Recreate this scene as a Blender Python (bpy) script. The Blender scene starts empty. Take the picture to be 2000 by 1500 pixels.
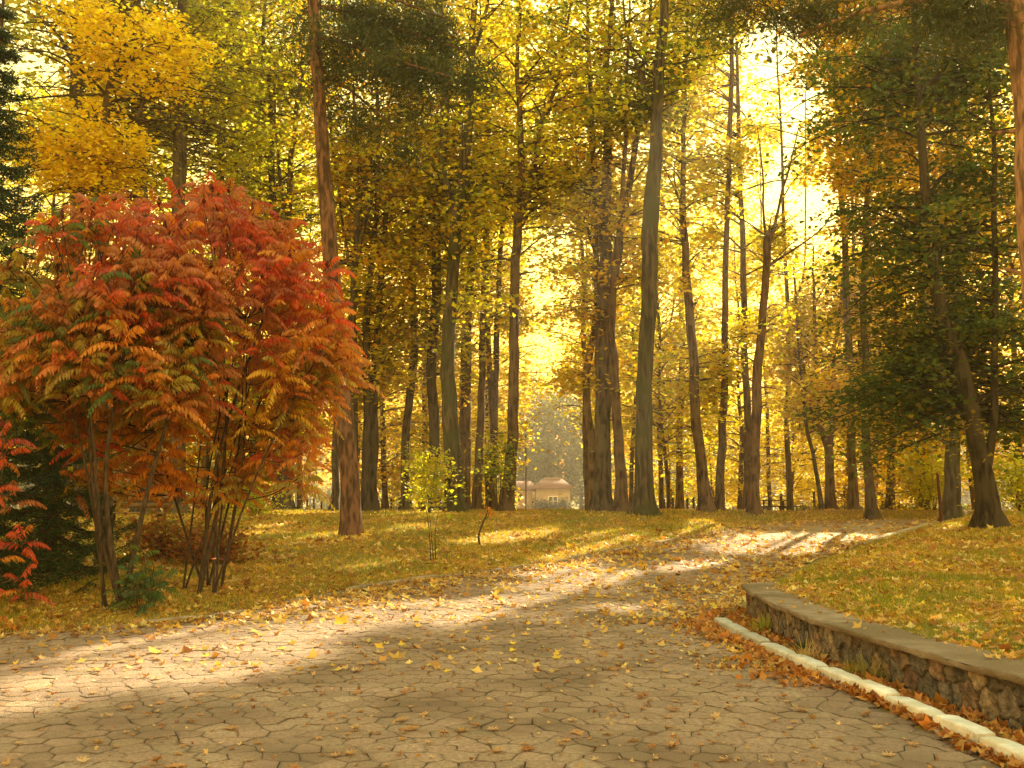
import bpy, math, random
import numpy as np
from mathutils import Vector, Matrix

random.seed(7)
rng = np.random.default_rng(7)
SC = bpy.context.scene
COL = SC.collection
R = math.radians
PI = math.pi

# ------------------------------------------------------------------ camera, world, sun, exposure
FPX, HZ, EYE = 1900.0, 965.0, 1.6
PITCH = math.atan((HZ - 750.0) / FPX)
SUN_AZ, SUN_EL = R(24.0), R(31.0)
SUN_DIR = np.array([math.sin(SUN_AZ) * math.cos(SUN_EL), math.cos(SUN_AZ) * math.cos(SUN_EL), math.sin(SUN_EL)])

cam_d = bpy.data.cameras.new('camera')
cam_d.sensor_width = 36.0
cam_d.lens = FPX / 2000.0 * 36.0
cam_d.clip_start, cam_d.clip_end = 0.1, 3000.0
cam = bpy.data.objects.new('camera', cam_d)
cam.location = (0, 0, EYE)
cam.rotation_euler = (PI / 2 + PITCH, 0, 0)
COL.objects.link(cam)
SC.camera = cam

world = bpy.data.worlds.new('World')
SC.world = world
world.use_nodes = True
wn, wl = world.node_tree.nodes, world.node_tree.links
wn.clear()
sky = wn.new('ShaderNodeTexSky')
sky.sky_type = 'NISHITA'
sky.sun_disc = False
sky.sun_elevation = SUN_EL
sky.sun_rotation = SUN_AZ
sky.air_density = 5.0
sky.dust_density = 0.0
sky.ozone_density = 1.0
tint = wn.new('ShaderNodeMix')
tint.data_type = 'RGBA'
tint.blend_type = 'MULTIPLY'
tint.inputs[0].default_value = 1.0
tint.inputs[7].default_value = (1.0, 0.86, 0.64, 1)
bg = wn.new('ShaderNodeBackground')
bg.inputs[1].default_value = 0.115
wo = wn.new('ShaderNodeOutputWorld')
wl.new(sky.outputs[0], tint.inputs[6])
wl.new(tint.outputs[2], bg.inputs[0])
wl.new(bg.outputs[0], wo.inputs[0])

sun_d = bpy.data.lights.new('sun', 'SUN')
sun_d.energy = 5.0
sun_d.angle = R(0.5)
sun_d.color = (1.0, 0.80, 0.48)
sun = bpy.data.objects.new('sun', sun_d)
sun.rotation_euler = Vector(SUN_DIR).to_track_quat('Z', 'Y').to_euler()
COL.objects.link(sun)

SC.view_settings.view_transform = 'Standard'
SC.view_settings.look = 'None'
SC.view_settings.exposure = 1.82
SC.view_settings.gamma = 1.0
cy = SC.cycles
cy.use_denoising = True
cy.max_bounces = 8
cy.diffuse_bounces = 4
cy.glossy_bounces = 2
cy.transmission_bounces = 5
cy.volume_bounces = 0
cy.transparent_max_bounces = 6
cy.caustics_reflective = False
cy.caustics_refractive = False
cy.sample_clamp_indirect = 6.0
HAZE_DENSITY = 0.0010

# ------------------------------------------------------------------ helpers
def ss(t):
    t = np.clip(t, 0.0, 1.0)
    return t * t * (3 - 2 * t)

def ray(px, py):
    a, b = (px - 1000.0) / FPX, (750.0 - py) / FPX
    return np.array([a, math.cos(PITCH) - b * math.sin(PITCH), math.sin(PITCH) + b * math.cos(PITCH)])

def at(px, py, d):
    r = ray(px, py)
    return np.array([0, 0, EYE]) + r * (d / r[1])

def project(P):
    """world points -> photo pixels"""
    P = np.atleast_2d(P)
    y, z = P[:, 1], P[:, 2] - EYE
    f = y * math.cos(PITCH) + z * math.sin(PITCH)
    u = -y * math.sin(PITCH) + z * math.cos(PITCH)
    f = np.where(f < 0.1, 0.1, f)
    return 1000 + FPX * P[:, 0] / f, 750 - FPX * u / f

def base_h(y):
    y = np.asarray(y, dtype=float)
    up = 0.57 * ss((y - 9.0) / 31.0)
    down = np.clip(y - 42.0, 0, 160.0) * 0.015
    return up - down

def ground_px(px, py, h=None):
    """where the photo pixel meets the road level"""
    h = h or (lambda x, y: base_h(y))
    r = ray(px, py)
    d = 3.0
    while d < 300:
        p = np.array([0, 0, EYE]) + r * (d / r[1])
        if p[2] <= h(p[0], p[1]):
            break
        d += 0.05
    return p

LEFT_PX = [(-900, 1256), (-300, 1252), (0, 1240), (340, 1216), (560, 1180), (770, 1140), (960, 1117), (1111, 1096), (1192, 1079),
           (1255, 1066), (1303, 1059), (1400, 1040), (1480, 1026), (1560, 1018), (1700, 1014.6), (1850, 1013.0)]
RIGHT_PX = [(1448, 1178), (1475, 1150), (1530, 1122), (1600, 1092), (1680, 1064), (1740, 1046), (1820, 1025), (1880, 1016), (1990, 1013)]
lw = np.array([ground_px(*p)[:2] for p in LEFT_PX])
rw = np.array([ground_px(*p)[:2] for p in RIGHT_PX])
KERB = np.array([(3.05, 3.0), (3.0, 4.5), (2.95, 5.9), (2.90, 6.6), (2.80, 7.8), (2.69, 8.56), (2.60, 9.41), (2.48, 10.67), (2.42, 12.15)])
WALL = np.array([(4.1, 2.6), (3.72, 4.8), (3.45, 6.67), (3.2, 8.1), (3.02, 9.6), (2.98, 11.2), (3.06, 12.8), (3.2, 13.35)])
LY = np.concatenate([[-30, lw[0, 1] - .05], lw[:, 1], [43]])
LX = np.concatenate([[-60, -60], lw[:, 0], [40]])
RY = np.concatenate([[-30], KERB[:, 1], rw[:, 1], [43]])
RX = np.concatenate([[3.1], KERB[:, 0], rw[:, 0], [40]])
def xl(y): return np.interp(y, LY, LX)
def xr(y): return np.interp(y, RY, RX)
def xw(y): return np.interp(y, WALL[:, 1], WALL[:, 0])
ROAD_END = float(min(lw[-1, 1], rw[-1, 1]))

def H(x, y):
    x, y = np.asarray(x, float), np.asarray(y, float)
    b = base_h(y)
    lump = 0.035 * np.sin(x * .63 + y * .31) * np.sin(y * .47 - x * .2) + .02 * np.sin(x * 1.7) * np.sin(y * 1.3)
    dl = xl(y) - x
    hl = 0.05 * ss(dl / .4) + 0.27 * ss(dl / 9.0) * ss((y - 14) / 18.0) + lump * ss(dl / 2)
    # mound below the big trunk
    hl = hl + 0.16 * np.exp(-(((x - 4.4) / 1.8) ** 2 + ((y - 34.5) / 3.0) ** 2))
    hl = hl * (1 - ss((y - 45) / 20.0))
    slope = .37 * ss((x - xr(y)) / 2.2) + 0.25 * ss((x - xr(y) - 1.0) / 8.0) * ss((y - 14) / 8.0)
    slope = slope * (1 - ss((y - 34) / 10.0)) + lump * .6 * ss((x - xr(y)) / 2)
    wall = .36 * ss((x - xw(y) - .2) / .12)
    w = ss((y - 12.9) / 1.5)
    hr = wall * (1 - w) + slope * w
    off = np.where(dl > 0, hl, np.where(x > xr(y), hr, 0.0))
    inside = np.minimum(x - xl(y), xr(y) - x)
    off = off - 0.05 * ss(inside / .12) * (y < ROAD_END)
    return b + off

def hz(x, y):
    return float(H(x, y))

class Buf:
    def __init__(s):
        s.v, s.f, s.c, s.n = [], [], [], 0
    def add(s, verts, faces, col=None):
        verts = np.asarray(verts, float).reshape(-1, 3)
        faces = np.asarray(faces, int)
        s.v.append(verts)
        s.f.append(faces + s.n)
        if col is None:
            col = np.ones((len(verts), 3))
        col = np.asarray(col, float)
        if col.ndim == 1:
            col = np.tile(col, (len(verts), 1))
        s.c.append(col)
        s.n += len(verts)
    def build(s, name, mat, parent=None, smooth=False, loc=None):
        v = np.concatenate(s.v)
        org = np.zeros(3)
        if parent is not None:
            q = parent
            while q is not None:
                org = org + np.array(q.location)
                q = q.parent
        elif loc is not None:
            org = np.array(loc, float)
        v = v - org
        me = bpy.data.meshes.new(name)
        nl = sum(f.size for f in s.f)
        npoly = sum(len(f) for f in s.f)
        me.vertices.add(len(v)); me.loops.add(nl); me.polygons.add(npoly)
        me.vertices.foreach_set('co', v.astype(np.float32).ravel())
        me.loops.foreach_set('vertex_index', np.concatenate([f.ravel() for f in s.f]).astype(np.int32))
        tot = np.concatenate([np.full(len(f), f.shape[1]) for f in s.f])
        st = np.concatenate([[0], np.cumsum(tot)[:-1]])
        me.polygons.foreach_set('loop_start', st.astype(np.int32))
        if smooth:
            me.polygons.foreach_set('use_smooth', np.ones(npoly, bool))
        c = np.concatenate(s.c)
        a = me.color_attributes.new('tint', 'FLOAT_COLOR', 'POINT')
        a.data.foreach_set('color', np.concatenate([c, np.ones((len(c), 1))], 1).astype(np.float32).ravel())
        me.update(calc_edges=True)
        me.materials.append(mat)
        o = bpy.data.objects.new(name, me)
        COL.objects.link(o)
        if parent is not None:
            o.parent = parent
        elif loc is not None:
            o.location = loc
        return o
    def box(s, cx, cy_, z0, sx, sy, sz, rot=0.0, col=None, taper=1.0):
        c, n = math.cos(rot), math.sin(rot)
        vs = []
        for k, t in ((0, 1), (1, taper)):
            for a, b in ((-1, -1), (1, -1), (1, 1), (-1, 1)):
                x, y = a * sx / 2 * t, b * sy / 2 * t
                vs.append((cx + x * c - y * n, cy_ + x * n + y * c, z0 + k * sz))
        s.add(vs, [(3, 2, 1, 0), (4, 5, 6, 7), (0, 1, 5, 4), (1, 2, 6, 5), (2, 3, 7, 6), (3, 0, 4, 7)], col)

def tubes(buf, P, Rr, k=6, col=None, wob=None, cap=True):
    """n tubes at once: P (n,m,3), Rr (n,m)"""
    P = np.asarray(P, float); Rr = np.asarray(Rr, float)
    n, m, _ = P.shape
    T = np.gradient(P, axis=1)
    T /= np.linalg.norm(T, axis=2, keepdims=True) + 1e-9
    mean = np.abs(T.mean(1))
    ref = np.zeros((n, 3)); ref[np.arange(n), np.argmin(mean, 1)] = 1
    U = np.cross(T, ref[:, None, :]); U /= np.linalg.norm(U, axis=2, keepdims=True) + 1e-9
    W = np.cross(T, U)
    a = np.arange(k) * 2 * PI / k
    rad = Rr[:, :, None] * np.ones(k)
    if wob is not None:
        rad = rad * wob
    V = P[:, :, None, :] + rad[..., None] * (np.cos(a)[:, None] * U[:, :, None, :] + np.sin(a)[:, None] * W[:, :, None, :])
    i = np.arange(n)[:, None, None] * m * k
    j = np.arange(m - 1)[None, :, None] * k
    q = np.arange(k)[None, None, :]
    q2 = (q + 1) % k
    F = np.stack([i + j + q, i + j + q2, i + j + k + q2, i + j + k + q], -1).reshape(-1, 4)
    buf.add(V.reshape(-1, 3), F, col)

def catmull(pts, n):
    pts = np.asarray(pts, float)
    if len(pts) == 2:
        t = np.linspace(0, 1, n)[:, None]
        return pts[0] * (1 - t) + pts[1] * t
    p = np.vstack([2 * pts[0] - pts[1], pts, 2 * pts[-1] - pts[-2]])
    out = []
    seg = len(pts) - 1
    for u in np.linspace(0, seg - 1e-6, n):
        i = int(u); t = u - i
        a, b, c, d = p[i], p[i + 1], p[i + 2], p[i + 3]
        out.append(.5 * (2 * b + (c - a) * t + (2 * a - 5 * b + 4 * c - d) * t * t + (3 * b - a - 3 * c + d) * t ** 3))
    return np.array(out)

def thing(name, label, cat, loc, group=None):
    o = bpy.data.objects.new(name, None)
    o.empty_display_size = 0.3
    COL.objects.link(o)
    o.location = tuple(float(q) for q in loc)
    return tag(o, label, cat, group)

def tag(o, label=None, cat=None, group=None, kind=None):
    if label: o['label'] = label
    if cat: o['category'] = cat
    if group: o['group'] = group
    if kind: o['kind'] = kind
    return o

def in_poly(X, Y, poly):
    inside = np.zeros(len(X), bool)
    j = len(poly) - 1
    for i in range(len(poly)):
        xi, yi = poly[i]; xj, yj = poly[j]
        c = ((yi > Y) != (yj > Y)) & (X < (xj - xi) * (Y - yi) / (yj - yi + 1e-12) + xi)
        inside ^= c
        j = i
    return inside

# ------------------------------------------------------------------ materials
def mat_new(name):
    m = bpy.data.materials.new(name)
    m.use_nodes = True
    nt = m.node_tree
    nt.nodes.clear()
    out = nt.nodes.new('ShaderNodeOutputMaterial')
    return m, nt, nt.nodes, nt.links, out

def leaf_mat(name, trans=.55, boost=(1.25, 1.1, .6), rough=.55, spec=.3):
    m, nt, N, L, out = mat_new(name)
    a = N.new('ShaderNodeAttribute'); a.attribute_name = 'tint'
    p = N.new('ShaderNodeBsdfPrincipled'); p.inputs['Roughness'].default_value = rough
    p.inputs['Specular IOR Level'].default_value = spec
    t = N.new('ShaderNodeBsdfTranslucent')
    mul = N.new('ShaderNodeMix'); mul.data_type = 'RGBA'; mul.blend_type = 'MULTIPLY'; mul.inputs[0].default_value = 1
    mul.inputs[7].default_value = (*boost, 1)
    mx = N.new('ShaderNodeMixShader'); mx.inputs[0].default_value = trans
    L.new(a.outputs['Color'], p.inputs['Base Color']); L.new(a.outputs['Color'], mul.inputs[6])
    L.new(mul.outputs[2], t.inputs['Color'])
    L.new(p.outputs[0], mx.inputs[1]); L.new(t.outputs[0], mx.inputs[2]); L.new(mx.outputs[0], out.inputs[0])
    return m

def noise_mat(name, c1, c2, scale=4, detail=6, rough=.85, bump=.3, bscale=None, stretch=(1, 1, 1), use_tint=False, spec=.3, c3=None, s3=.7, lo=.35, hi=.65):
    m, nt, N, L, out = mat_new(name)
    tc = N.new('ShaderNodeTexCoord'); mp = N.new('ShaderNodeMapping'); mp.inputs['Scale'].default_value = stretch
    L.new(tc.outputs['Object'], mp.inputs[0])
    no = N.new('ShaderNodeTexNoise'); no.inputs['Scale'].default_value = scale; no.inputs['Detail'].default_value = detail
    L.new(mp.outputs[0], no.inputs[0])
    r = N.new('ShaderNodeValToRGB'); r.color_ramp.elements[0].color = (*c1, 1); r.color_ramp.elements[1].color = (*c2, 1)
    r.color_ramp.elements[0].position = lo; r.color_ramp.elements[1].position = hi
    L.new(no.outputs[0], r.inputs[0])
    col = r.outputs[0]
    if c3 is not None:
        n3 = N.new('ShaderNodeTexNoise'); n3.inputs['Scale'].default_value = s3; n3.inputs['Detail'].default_value = 4
        L.new(tc.outputs['Object'], n3.inputs[0])
        r3 = N.new('ShaderNodeValToRGB'); r3.color_ramp.elements[0].position = .45; r3.color_ramp.elements[1].position = .62
        L.new(n3.outputs[0], r3.inputs[0])
        mx = N.new('ShaderNodeMix'); mx.data_type = 'RGBA'; L.new(r3.outputs[0], mx.inputs[0]); L.new(col, mx.inputs[6]); mx.inputs[7].default_value = (*c3, 1)
        col = mx.outputs[2]
    if use_tint:
        a = N.new('ShaderNodeAttribute'); a.attribute_name = 'tint'
        mx = N.new('ShaderNodeMix'); mx.data_type = 'RGBA'; mx.blend_type = 'MULTIPLY'; mx.inputs[0].default_value = 1
        L.new(col, mx.inputs[6]); L.new(a.outputs['Color'], mx.inputs[7]); col = mx.outputs[2]
    p = N.new('ShaderNodeBsdfPrincipled'); p.inputs['Roughness'].default_value = rough; p.inputs['Specular IOR Level'].default_value = spec
    L.new(col, p.inputs['Base Color'])
    if bump:
        nb = N.new('ShaderNodeTexNoise'); nb.inputs['Scale'].default_value = bscale or scale * 3; nb.inputs['Detail'].default_value = 8
        L.new(mp.outputs[0], nb.inputs[0])
        b = N.new('ShaderNodeBump'); b.inputs['Strength'].default_value = bump; b.inputs['Distance'].default_value = .05
        L.new(nb.outputs[0], b.inputs['Height']); L.new(b.outputs[0], p.inputs['Normal'])
    L.new(p.outputs[0], out.inputs[0])
    return m

M_LEAF = leaf_mat('autumn_leaf', .62, (1.25, 1.2, .6))
M_NEEDLE = leaf_mat('conifer_needle', .25, (1.2, 1.2, .8))
M_SUMAC = leaf_mat('sumac_leaf', .5, (1.3, 1.05, .6), .45, .4)
M_DRY = leaf_mat('dry_leaf', .3, (1.2, 1., .7), .6, .3)
M_GRASS = leaf_mat('grass_blade', .4, (1.2, 1.2, .6))
M_BARK = noise_mat('bark', (.022, .017, .012), (.13, .10, .07), 3.0, 9, .95, 1.0, 7, (3.2, 3.2, .5), True, lo=.40, hi=.60, c3=(.12, .105, .07), s3=1.9)
M_MOSSBARK = noise_mat('mossy_bark', (.03, .025, .017), (.13, .105, .07), 3.0, 9, .95, 1.0, 7, (3.2, 3.2, .5), True, c3=(.06, .07, .028), s3=.8, lo=.40, hi=.60)
M_PINEBARK = noise_mat('pine_bark', (.06, .036, .024), (.23, .125, .08), 2.4, 8, .95, 1.0, 6, (4, 4, 1.1), True, lo=.40, hi=.60)
M_TWIG = noise_mat('twig', (.03, .02, .015), (.09, .065, .045), 6, 4, .9, .3, 20, (4, 4, 1), True)
M_GROUND = noise_mat('lawn_soil', (.15, .12, .025), (.30, .23, .04), 2.2, 9, .95, .6, 14, (1, 1, 1), False, c3=(.27, .18, .04), s3=.35)
M_PAVER = noise_mat('paver', (.25, .178, .132), (.48, .355, .268), 30.0, 10, .9, .8, 70, (1, 1, 1), True, c3=(.24, .172, .124), s3=.9, lo=.28, hi=.72)
M_BED = noise_mat('joint_dirt', (.12, .088, .06), (.24, .18, .125), 7, 6, .95, .4, 30)
M_PATH = noise_mat('path_surface', (.30, .235, .165), (.42, .335, .245), 1.6, 9, .92, .3, 40, (1, 1, 1), False, c3=(.27, .18, .09), s3=.4)
M_CONC = noise_mat('coping', (.19, .145, .105), (.31, .25, .19), 5, 8, .9, .5, 45, (1, 1, 1), True, c3=(.16, .12, .075), s3=1.3)
M_STONE = noise_mat('rubble', (.40, .38, .36), (1.15, 1.08, 1.0), 14, 10, .9, 1.0, 28, (1, 1, 1), True)
M_WHITE = noise_mat('whitewash', (.60, .61, .60), (.88, .89, .89), 6, 7, .75, .35, 40, (1, 1, 1), True, c3=(.64, .61, .53), s3=5.0)
M_KERB = noise_mat('kerb_stone', (.22, .18, .13), (.36, .31, .24), 5, 7, .9, .5, 40, (1, 1, 1), True)
M_DARKWOOD = noise_mat('dark_wood', (.03, .015, .01), (.08, .04, .025), 6, 6, .8, .3, 20, (1, 6, 6), True)
M_PALEWOOD = noise_mat('pale_wood', (.13, .09, .045), (.24, .18, .09), 6, 6, .8, .3, 20, (1, 6, 6), True)
M_METAL = noise_mat('dull_metal', (.05, .045, .04), (.10, .09, .08), 8, 4, .6, .1, 20, (1, 1, 1), True)
M_RENDER = noise_mat('wall_render', (.38, .27, .17), (.48, .35, .23), 1.4, 6, .9, .2, 20, (1, 1, 1), True)
M_ROOF = noise_mat('roof_tile', (.14, .065, .045), (.21, .10, .07), 2.0, 6, .85, .6, 8, (8, 1, 1), True)
M_GLASS = noise_mat('window_glass', (.04, .045, .045), (.08, .085, .08), 1, 2, .15, 0, None, (1, 1, 1), True, .6)
M_LAMP = noise_mat('lamp_globe', (.55, .52, .45), (.7, .66, .58), 3, 3, .4, 0, None, (1, 1, 1), True)

# ------------------------------------------------------------------ setting: ground, paving, path, kerbs
def axis(lo, hi, step, far_lo, far_hi, g=1.14):
    a = list(np.arange(lo, hi + 1e-6, step))
    s, p = step, lo
    left = []
    while p > far_lo:
        s = min(s * g, 60); p -= s; left.append(p)
    s, p = step, a[-1]
    right = []
    while p < far_hi:
        s = min(s * g, 60); p += s; right.append(p)
    return np.array(left[::-1] + a + right)

gx, gy = axis(-9, 13, .13, -900, 900), axis(2.5, 42, .14, -120, 1500)
GX, GY = np.meshgrid(gx, gy)
gv = np.stack([GX, GY, H(GX, GY)], -1).reshape(-1, 3)
nx, ny = len(gx), len(gy)
ii = (np.arange(ny - 1)[:, None] * nx + np.arange(nx - 1)[None, :]).ravel()
b = Buf(); b.add(gv, np.stack([ii, ii + 1, ii + nx + 1, ii + nx], 1))
tag(b.build('ground', M_GROUND, smooth=True), kind='structure')

def strip(name, mat, ys, dz, n=40, xmin=-14.0):
    ys = np.asarray(ys)
    t = np.linspace(0, 1, n)
    A = np.maximum(xl(ys), xmin)[:, None]; B = xr(ys)[:, None]
    X = A + (B - A) * t
    Y = np.repeat(ys[:, None], n, 1)
    Z = base_h(Y) + dz
    i = (np.arange(len(ys) - 1)[:, None] * n + np.arange(n - 1)).ravel()
    bb = Buf(); bb.add(np.stack([X, Y, Z], -1), np.stack([i, i + 1, i + n + 1, i + n], 1))
    return tag(bb.build(name, mat, smooth=True), kind='structure')
strip('paving_bed', M_BED, np.arange(-20, 27.3, .25), -.016)
strip('path', M_PATH, np.arange(27.0, ROAD_END, .2), -.004)

# hexagonal concrete pavers, each its own slightly tilted slab in the one paved sheet
S = 0.125
def jit(i, j):
    h1 = np.sin(i * 127.1 + j * 311.7) * 43758.5453; h2 = np.sin(i * 269.5 + j * 183.3) * 43758.5453
    return (h1 - np.floor(h1) - .5), (h2 - np.floor(h2) - .5)
W_, Hh = math.sqrt(3) * S, 1.5 * S
rows, cols = np.arange(int(1.5 / Hh), int(27.2 / Hh)), np.arange(int(-12 / W_), int(9 / W_))
CJ, RI = np.meshgrid(cols, rows)
cx = (CJ * W_ + (RI % 2) * W_ / 2).ravel(); cyy = (RI * Hh).ravel()
hx = []
for k in range(6):
    a = PI / 6 + k * PI / 3
    vx, vy = cx + S * math.cos(a), cyy + S * math.sin(a)
    j1, j2 = jit(np.round(vx * 32), np.round(vy * 32))
    hx.append(np.stack([vx + j1 * .08, vy + j2 * .065], -1))
hx = np.stack(hx, 1)
cen = hx.mean(1)
keep = (cen[:, 0] > np.maximum(xl(cen[:, 1]), -12) + .10) & (cen[:, 0] < xr(cen[:, 1]) - .04)
dist = np.hypot(cen[:, 0], cen[:, 1])
keep &= (np.abs(cen[:, 0]) < .62 * np.abs(cen[:, 1]) + 2.5)
hx, cen = hx[keep], cen[keep]
n = len(hx)
gap = rng.choice([.0004, .002, .006, .013], p=[.56, .24, .15, .05], size=(n, 6, 1))
dirv = hx - cen[:, None, :]; ln = np.linalg.norm(dirv, axis=2, keepdims=True)
outer = cen[:, None, :] + dirv * (1 - gap / ln)
inner = cen[:, None, :] + dirv * (1 - (gap + .004) / ln)
core = cen[:, None, :] + dirv * (1 - (gap + rng.uniform(.015, .045, (n, 6, 1))) / ln)
tilt = rng.normal(0, .008, (n, 2)); dz = rng.normal(0, .0016, n)
def zz(p, d): return base_h(p[..., 1]) + dz[:, None] + ((p - cen[:, None, :]) * tilt[:, None, :]).sum(2) + d
V = np.concatenate([np.concatenate([q_, zz(q_, d_)[..., None]], 2) for q_, d_ in ((core, .0008), (inner, 0), (outer, -.0025), (outer, -.03))], 1)
k6 = np.arange(6); kn = (k6 + 1) % 6
o = np.arange(n)[:, None] * 24
pc = (rng.normal(1, .07, (n, 1)) * np.array([1, 1, 1]) + rng.normal(0, .015, (n, 3))).clip(.65, 1.35)
edge = rng.uniform(.70, 1.0, (n, 6, 1))
PC = np.concatenate([np.repeat(pc[:, None], 6, 1), pc[:, None] * edge, pc[:, None] * edge * .7, pc[:, None] * edge * .5], 1)
pb = Buf()
pb.add(V.reshape(-1, 3), (o + k6).reshape(-1, 6), PC.reshape(-1, 3))
for l_ in range(3):
    pb.f.append(np.stack([o + k6 + 6 * (l_ + 1), o + kn + 6 * (l_ + 1), o + kn + 6 * l_, o + k6 + 6 * l_], -1).reshape(-1, 4))
tag(pb.build('paved_road', M_PAVER), kind='structure')

def kerb_block(buf, a, bb, w, h, z0a, z0b, col, r=.03, side=1):
    """a block between two ground points, with a rounded top edge"""
    a, bb = np.array(a, float), np.array(bb, float)
    d = bb - a; d /= np.linalg.norm(d); nn = np.array([-d[1], d[0]]) * side
    prof = [(0, -.06), (0, h - r), (r * .3, h - r * .3), (r, h), (w - r, h), (w - r * .3, h - r * .3), (w, h - r), (w, -.06)]
    k = len(prof); m = 7
    vs = []
    e = rng.normal(0, .0018, (m, k, 3))
    for i in range(m):
        t = i / (m - 1)
        p = a * (1 - t) + bb * t; z = z0a * (1 - t) + z0b * t
        sh = .012 if i in (0, m - 1) else 0
        for j, (u, v) in enumerate(prof):
            vs.append((p[0] + nn[0] * (u + (sh if j < k / 2 else -sh)) + e[i, j, 0], p[1] + nn[1] * (u + (sh if j < k / 2 else -sh)) + e[i, j, 1] * .3, z + v - sh * (v > 0) + e[i, j, 2]))
    fs = [(i * k + j, i * k + j + 1, (i + 1) * k + j + 1, (i + 1) * k + j) for i in range(m - 1) for j in range(k - 1)]
    buf.add(vs, fs, col)
    buf.add([vs[j] for j in range(k)], [tuple(range(k))[::-1]], col)
    buf.add([vs[(m - 1) * k + j] for j in range(k)], [tuple(range(k))], col)

kc = np.cumsum(np.r_[0, np.linalg.norm(np.diff(KERB, axis=0), axis=1)])
white_kerb = thing('white_kerb', 'white painted curved stone kerb edging the paving below the rubble wall', 'kerb', (2.9, 6.0, 0))
u = 0.2
idx = 0
while u < kc[-1] - .1:
    ln_ = random.uniform(.55, .75) if u < 8 else .5
    v = min(u + ln_, kc[-1])
    pa = [np.interp(u + .016, kc, KERB[:, i]) for i in (0, 1)]; p2 = [np.interp(v - .016, kc, KERB[:, i]) for i in (0, 1)]
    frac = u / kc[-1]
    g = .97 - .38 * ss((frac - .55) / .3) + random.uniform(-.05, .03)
    kb = Buf()
    j = random.uniform(-.008, .012)
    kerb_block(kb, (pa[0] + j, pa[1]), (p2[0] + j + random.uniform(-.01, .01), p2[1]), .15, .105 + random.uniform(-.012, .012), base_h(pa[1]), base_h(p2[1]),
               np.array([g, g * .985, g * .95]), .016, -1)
    kb.build('kerb_stone', M_WHITE, white_kerb)
    u = v; idx += 1

kb = Buf()
run = np.array([ground_px(*p)[:2] for p in [(-500, 1243), (-200, 1244), (0, 1240), (180, 1228), (340, 1216), (470, 1197), (560, 1180)]])
run2 = np.array([ground_px(*p)[:2] for p in [(560, 1180), (770, 1140), (960, 1117), (1111, 1096), (1192, 1079), (1255, 1066), (1303, 1059), (1400, 1040)]])
for rn, hh in ((run, .028), (run2, .05)):
    cc = np.cumsum(np.r_[0, np.linalg.norm(np.diff(rn, axis=0), axis=1)])
    u = 0
    while u < cc[-1] - .3:
        v = u + random.uniform(.7, 1.0)
        if random.random() < .9:
            pa = [np.interp(u + .02, cc, rn[:, i]) for i in (0, 1)]; p2 = [np.interp(min(v, cc[-1]) - .02, cc, rn[:, i]) for i in (0, 1)]
            g = random.uniform(.75, 1.1)
            kerb_block(kb, pa, p2, .11, hh + random.uniform(-.02, .02), base_h(pa[1]), base_h(p2[1]), np.array([g, g, g]), .02, 1)
        u = v
tag(kb.build('lawn_kerb', M_KERB), kind='structure')
kb = Buf()
rn = np.array([ground_px(*p)[:2] for p in [(1690, 1060), (1740, 1046), (1780, 1035), (1815, 1026)]])
for i in range(len(rn) - 1):
    kerb_block(kb, rn[i], rn[i + 1], .22, .10, base_h(rn[i][1]), base_h(rn[i + 1][1]), np.array([1.5, 1.45, 1.25]), .03, -1)
tag(kb.build('path_kerb', M_KERB), kind='structure')

# ------------------------------------------------------------------ retaining wall of rubble stone with a coping
wallroot = thing('retaining_wall', 'low rubble stone retaining wall with flat concrete coping holding back the grass', 'wall', (3.2, 8.0, 0))
wc = catmull(WALL, 300)
wcum = np.cumsum(np.r_[0, np.linalg.norm(np.diff(wc, axis=0), axis=1)])
WL = wcum[-1]
def wall_pt(s):
    return np.stack([np.interp(s, wcum, wc[:, 0]), np.interp(s, wcum, wc[:, 1])], -1)
def wall_nrm(s):
    d = wall_pt(s + .05) - wall_pt(s - .05); d /= np.linalg.norm(d, axis=-1, keepdims=True)
    return np.stack([-d[..., 1], d[..., 0]], -1)       # to the paving (left)
WH = .335
ns, nz = int(WL / .011), 46
sg, zg = np.meshgrid(np.linspace(0.02, WL - .02, ns), np.linspace(-.1, WH, nz))
# jittered stone centres
cs = []
for r_ in range(-1, 4):
    for c_ in range(-1, int(WL / .20) + 2):
        cs.append((c_ * .20 + (r_ % 2) * .10 + random.uniform(-.085, .085), r_ * .165 - .05 + random.uniform(-.065, .065)))
cs = np.array(cs)
scol = np.array([[.30, .26, .22], [.22, .20, .19], [.30, .225, .185], [.17, .165, .165], [.40, .34, .27], [.27, .185, .155]])[rng.integers(0, 6, len(cs))] * rng.uniform(.65, 1.25, (len(cs), 1))
sp = np.stack([sg.ravel(), zg.ravel()], -1)
sp = sp + .012 * np.stack([np.sin(sp[:, 1] * 60 + sp[:, 0] * 9), np.sin(sp[:, 0] * 47 + 2)], -1)
F1 = np.full(len(sp), 9.); F2 = F1.copy(); I1 = np.zeros(len(sp), int)
for ch in range(0, len(sp), 20000):
    D = np.linalg.norm(sp[ch:ch + 20000, None, :] - cs[None], axis=2)
    part = np.partition(D, 1, axis=1)
    F1[ch:ch + 20000], F2[ch:ch + 20000], I1[ch:ch + 20000] = part[:, 0], part[:, 1], D.argmin(1)
e = F2 - F1
dome = rng.uniform(.6, 1.3, len(cs))[I1]
disp = .028 * ss(e / .012) * dome - .02 + .005 * np.sin(sp[:, 0] * 9 + I1 * 1.7) + .004 * np.sin(sp[:, 1] * 11 + I1) + .002 * np.sin(sp[:, 0] * 31 + I1) * np.sin(sp[:, 1] * 37 + I1 * 2)
mort = ss((e - .004) / .014)[:, None]
colr = scol[I1] * mort + np.array([.07, .055, .04]) * (1 - mort)
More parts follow.
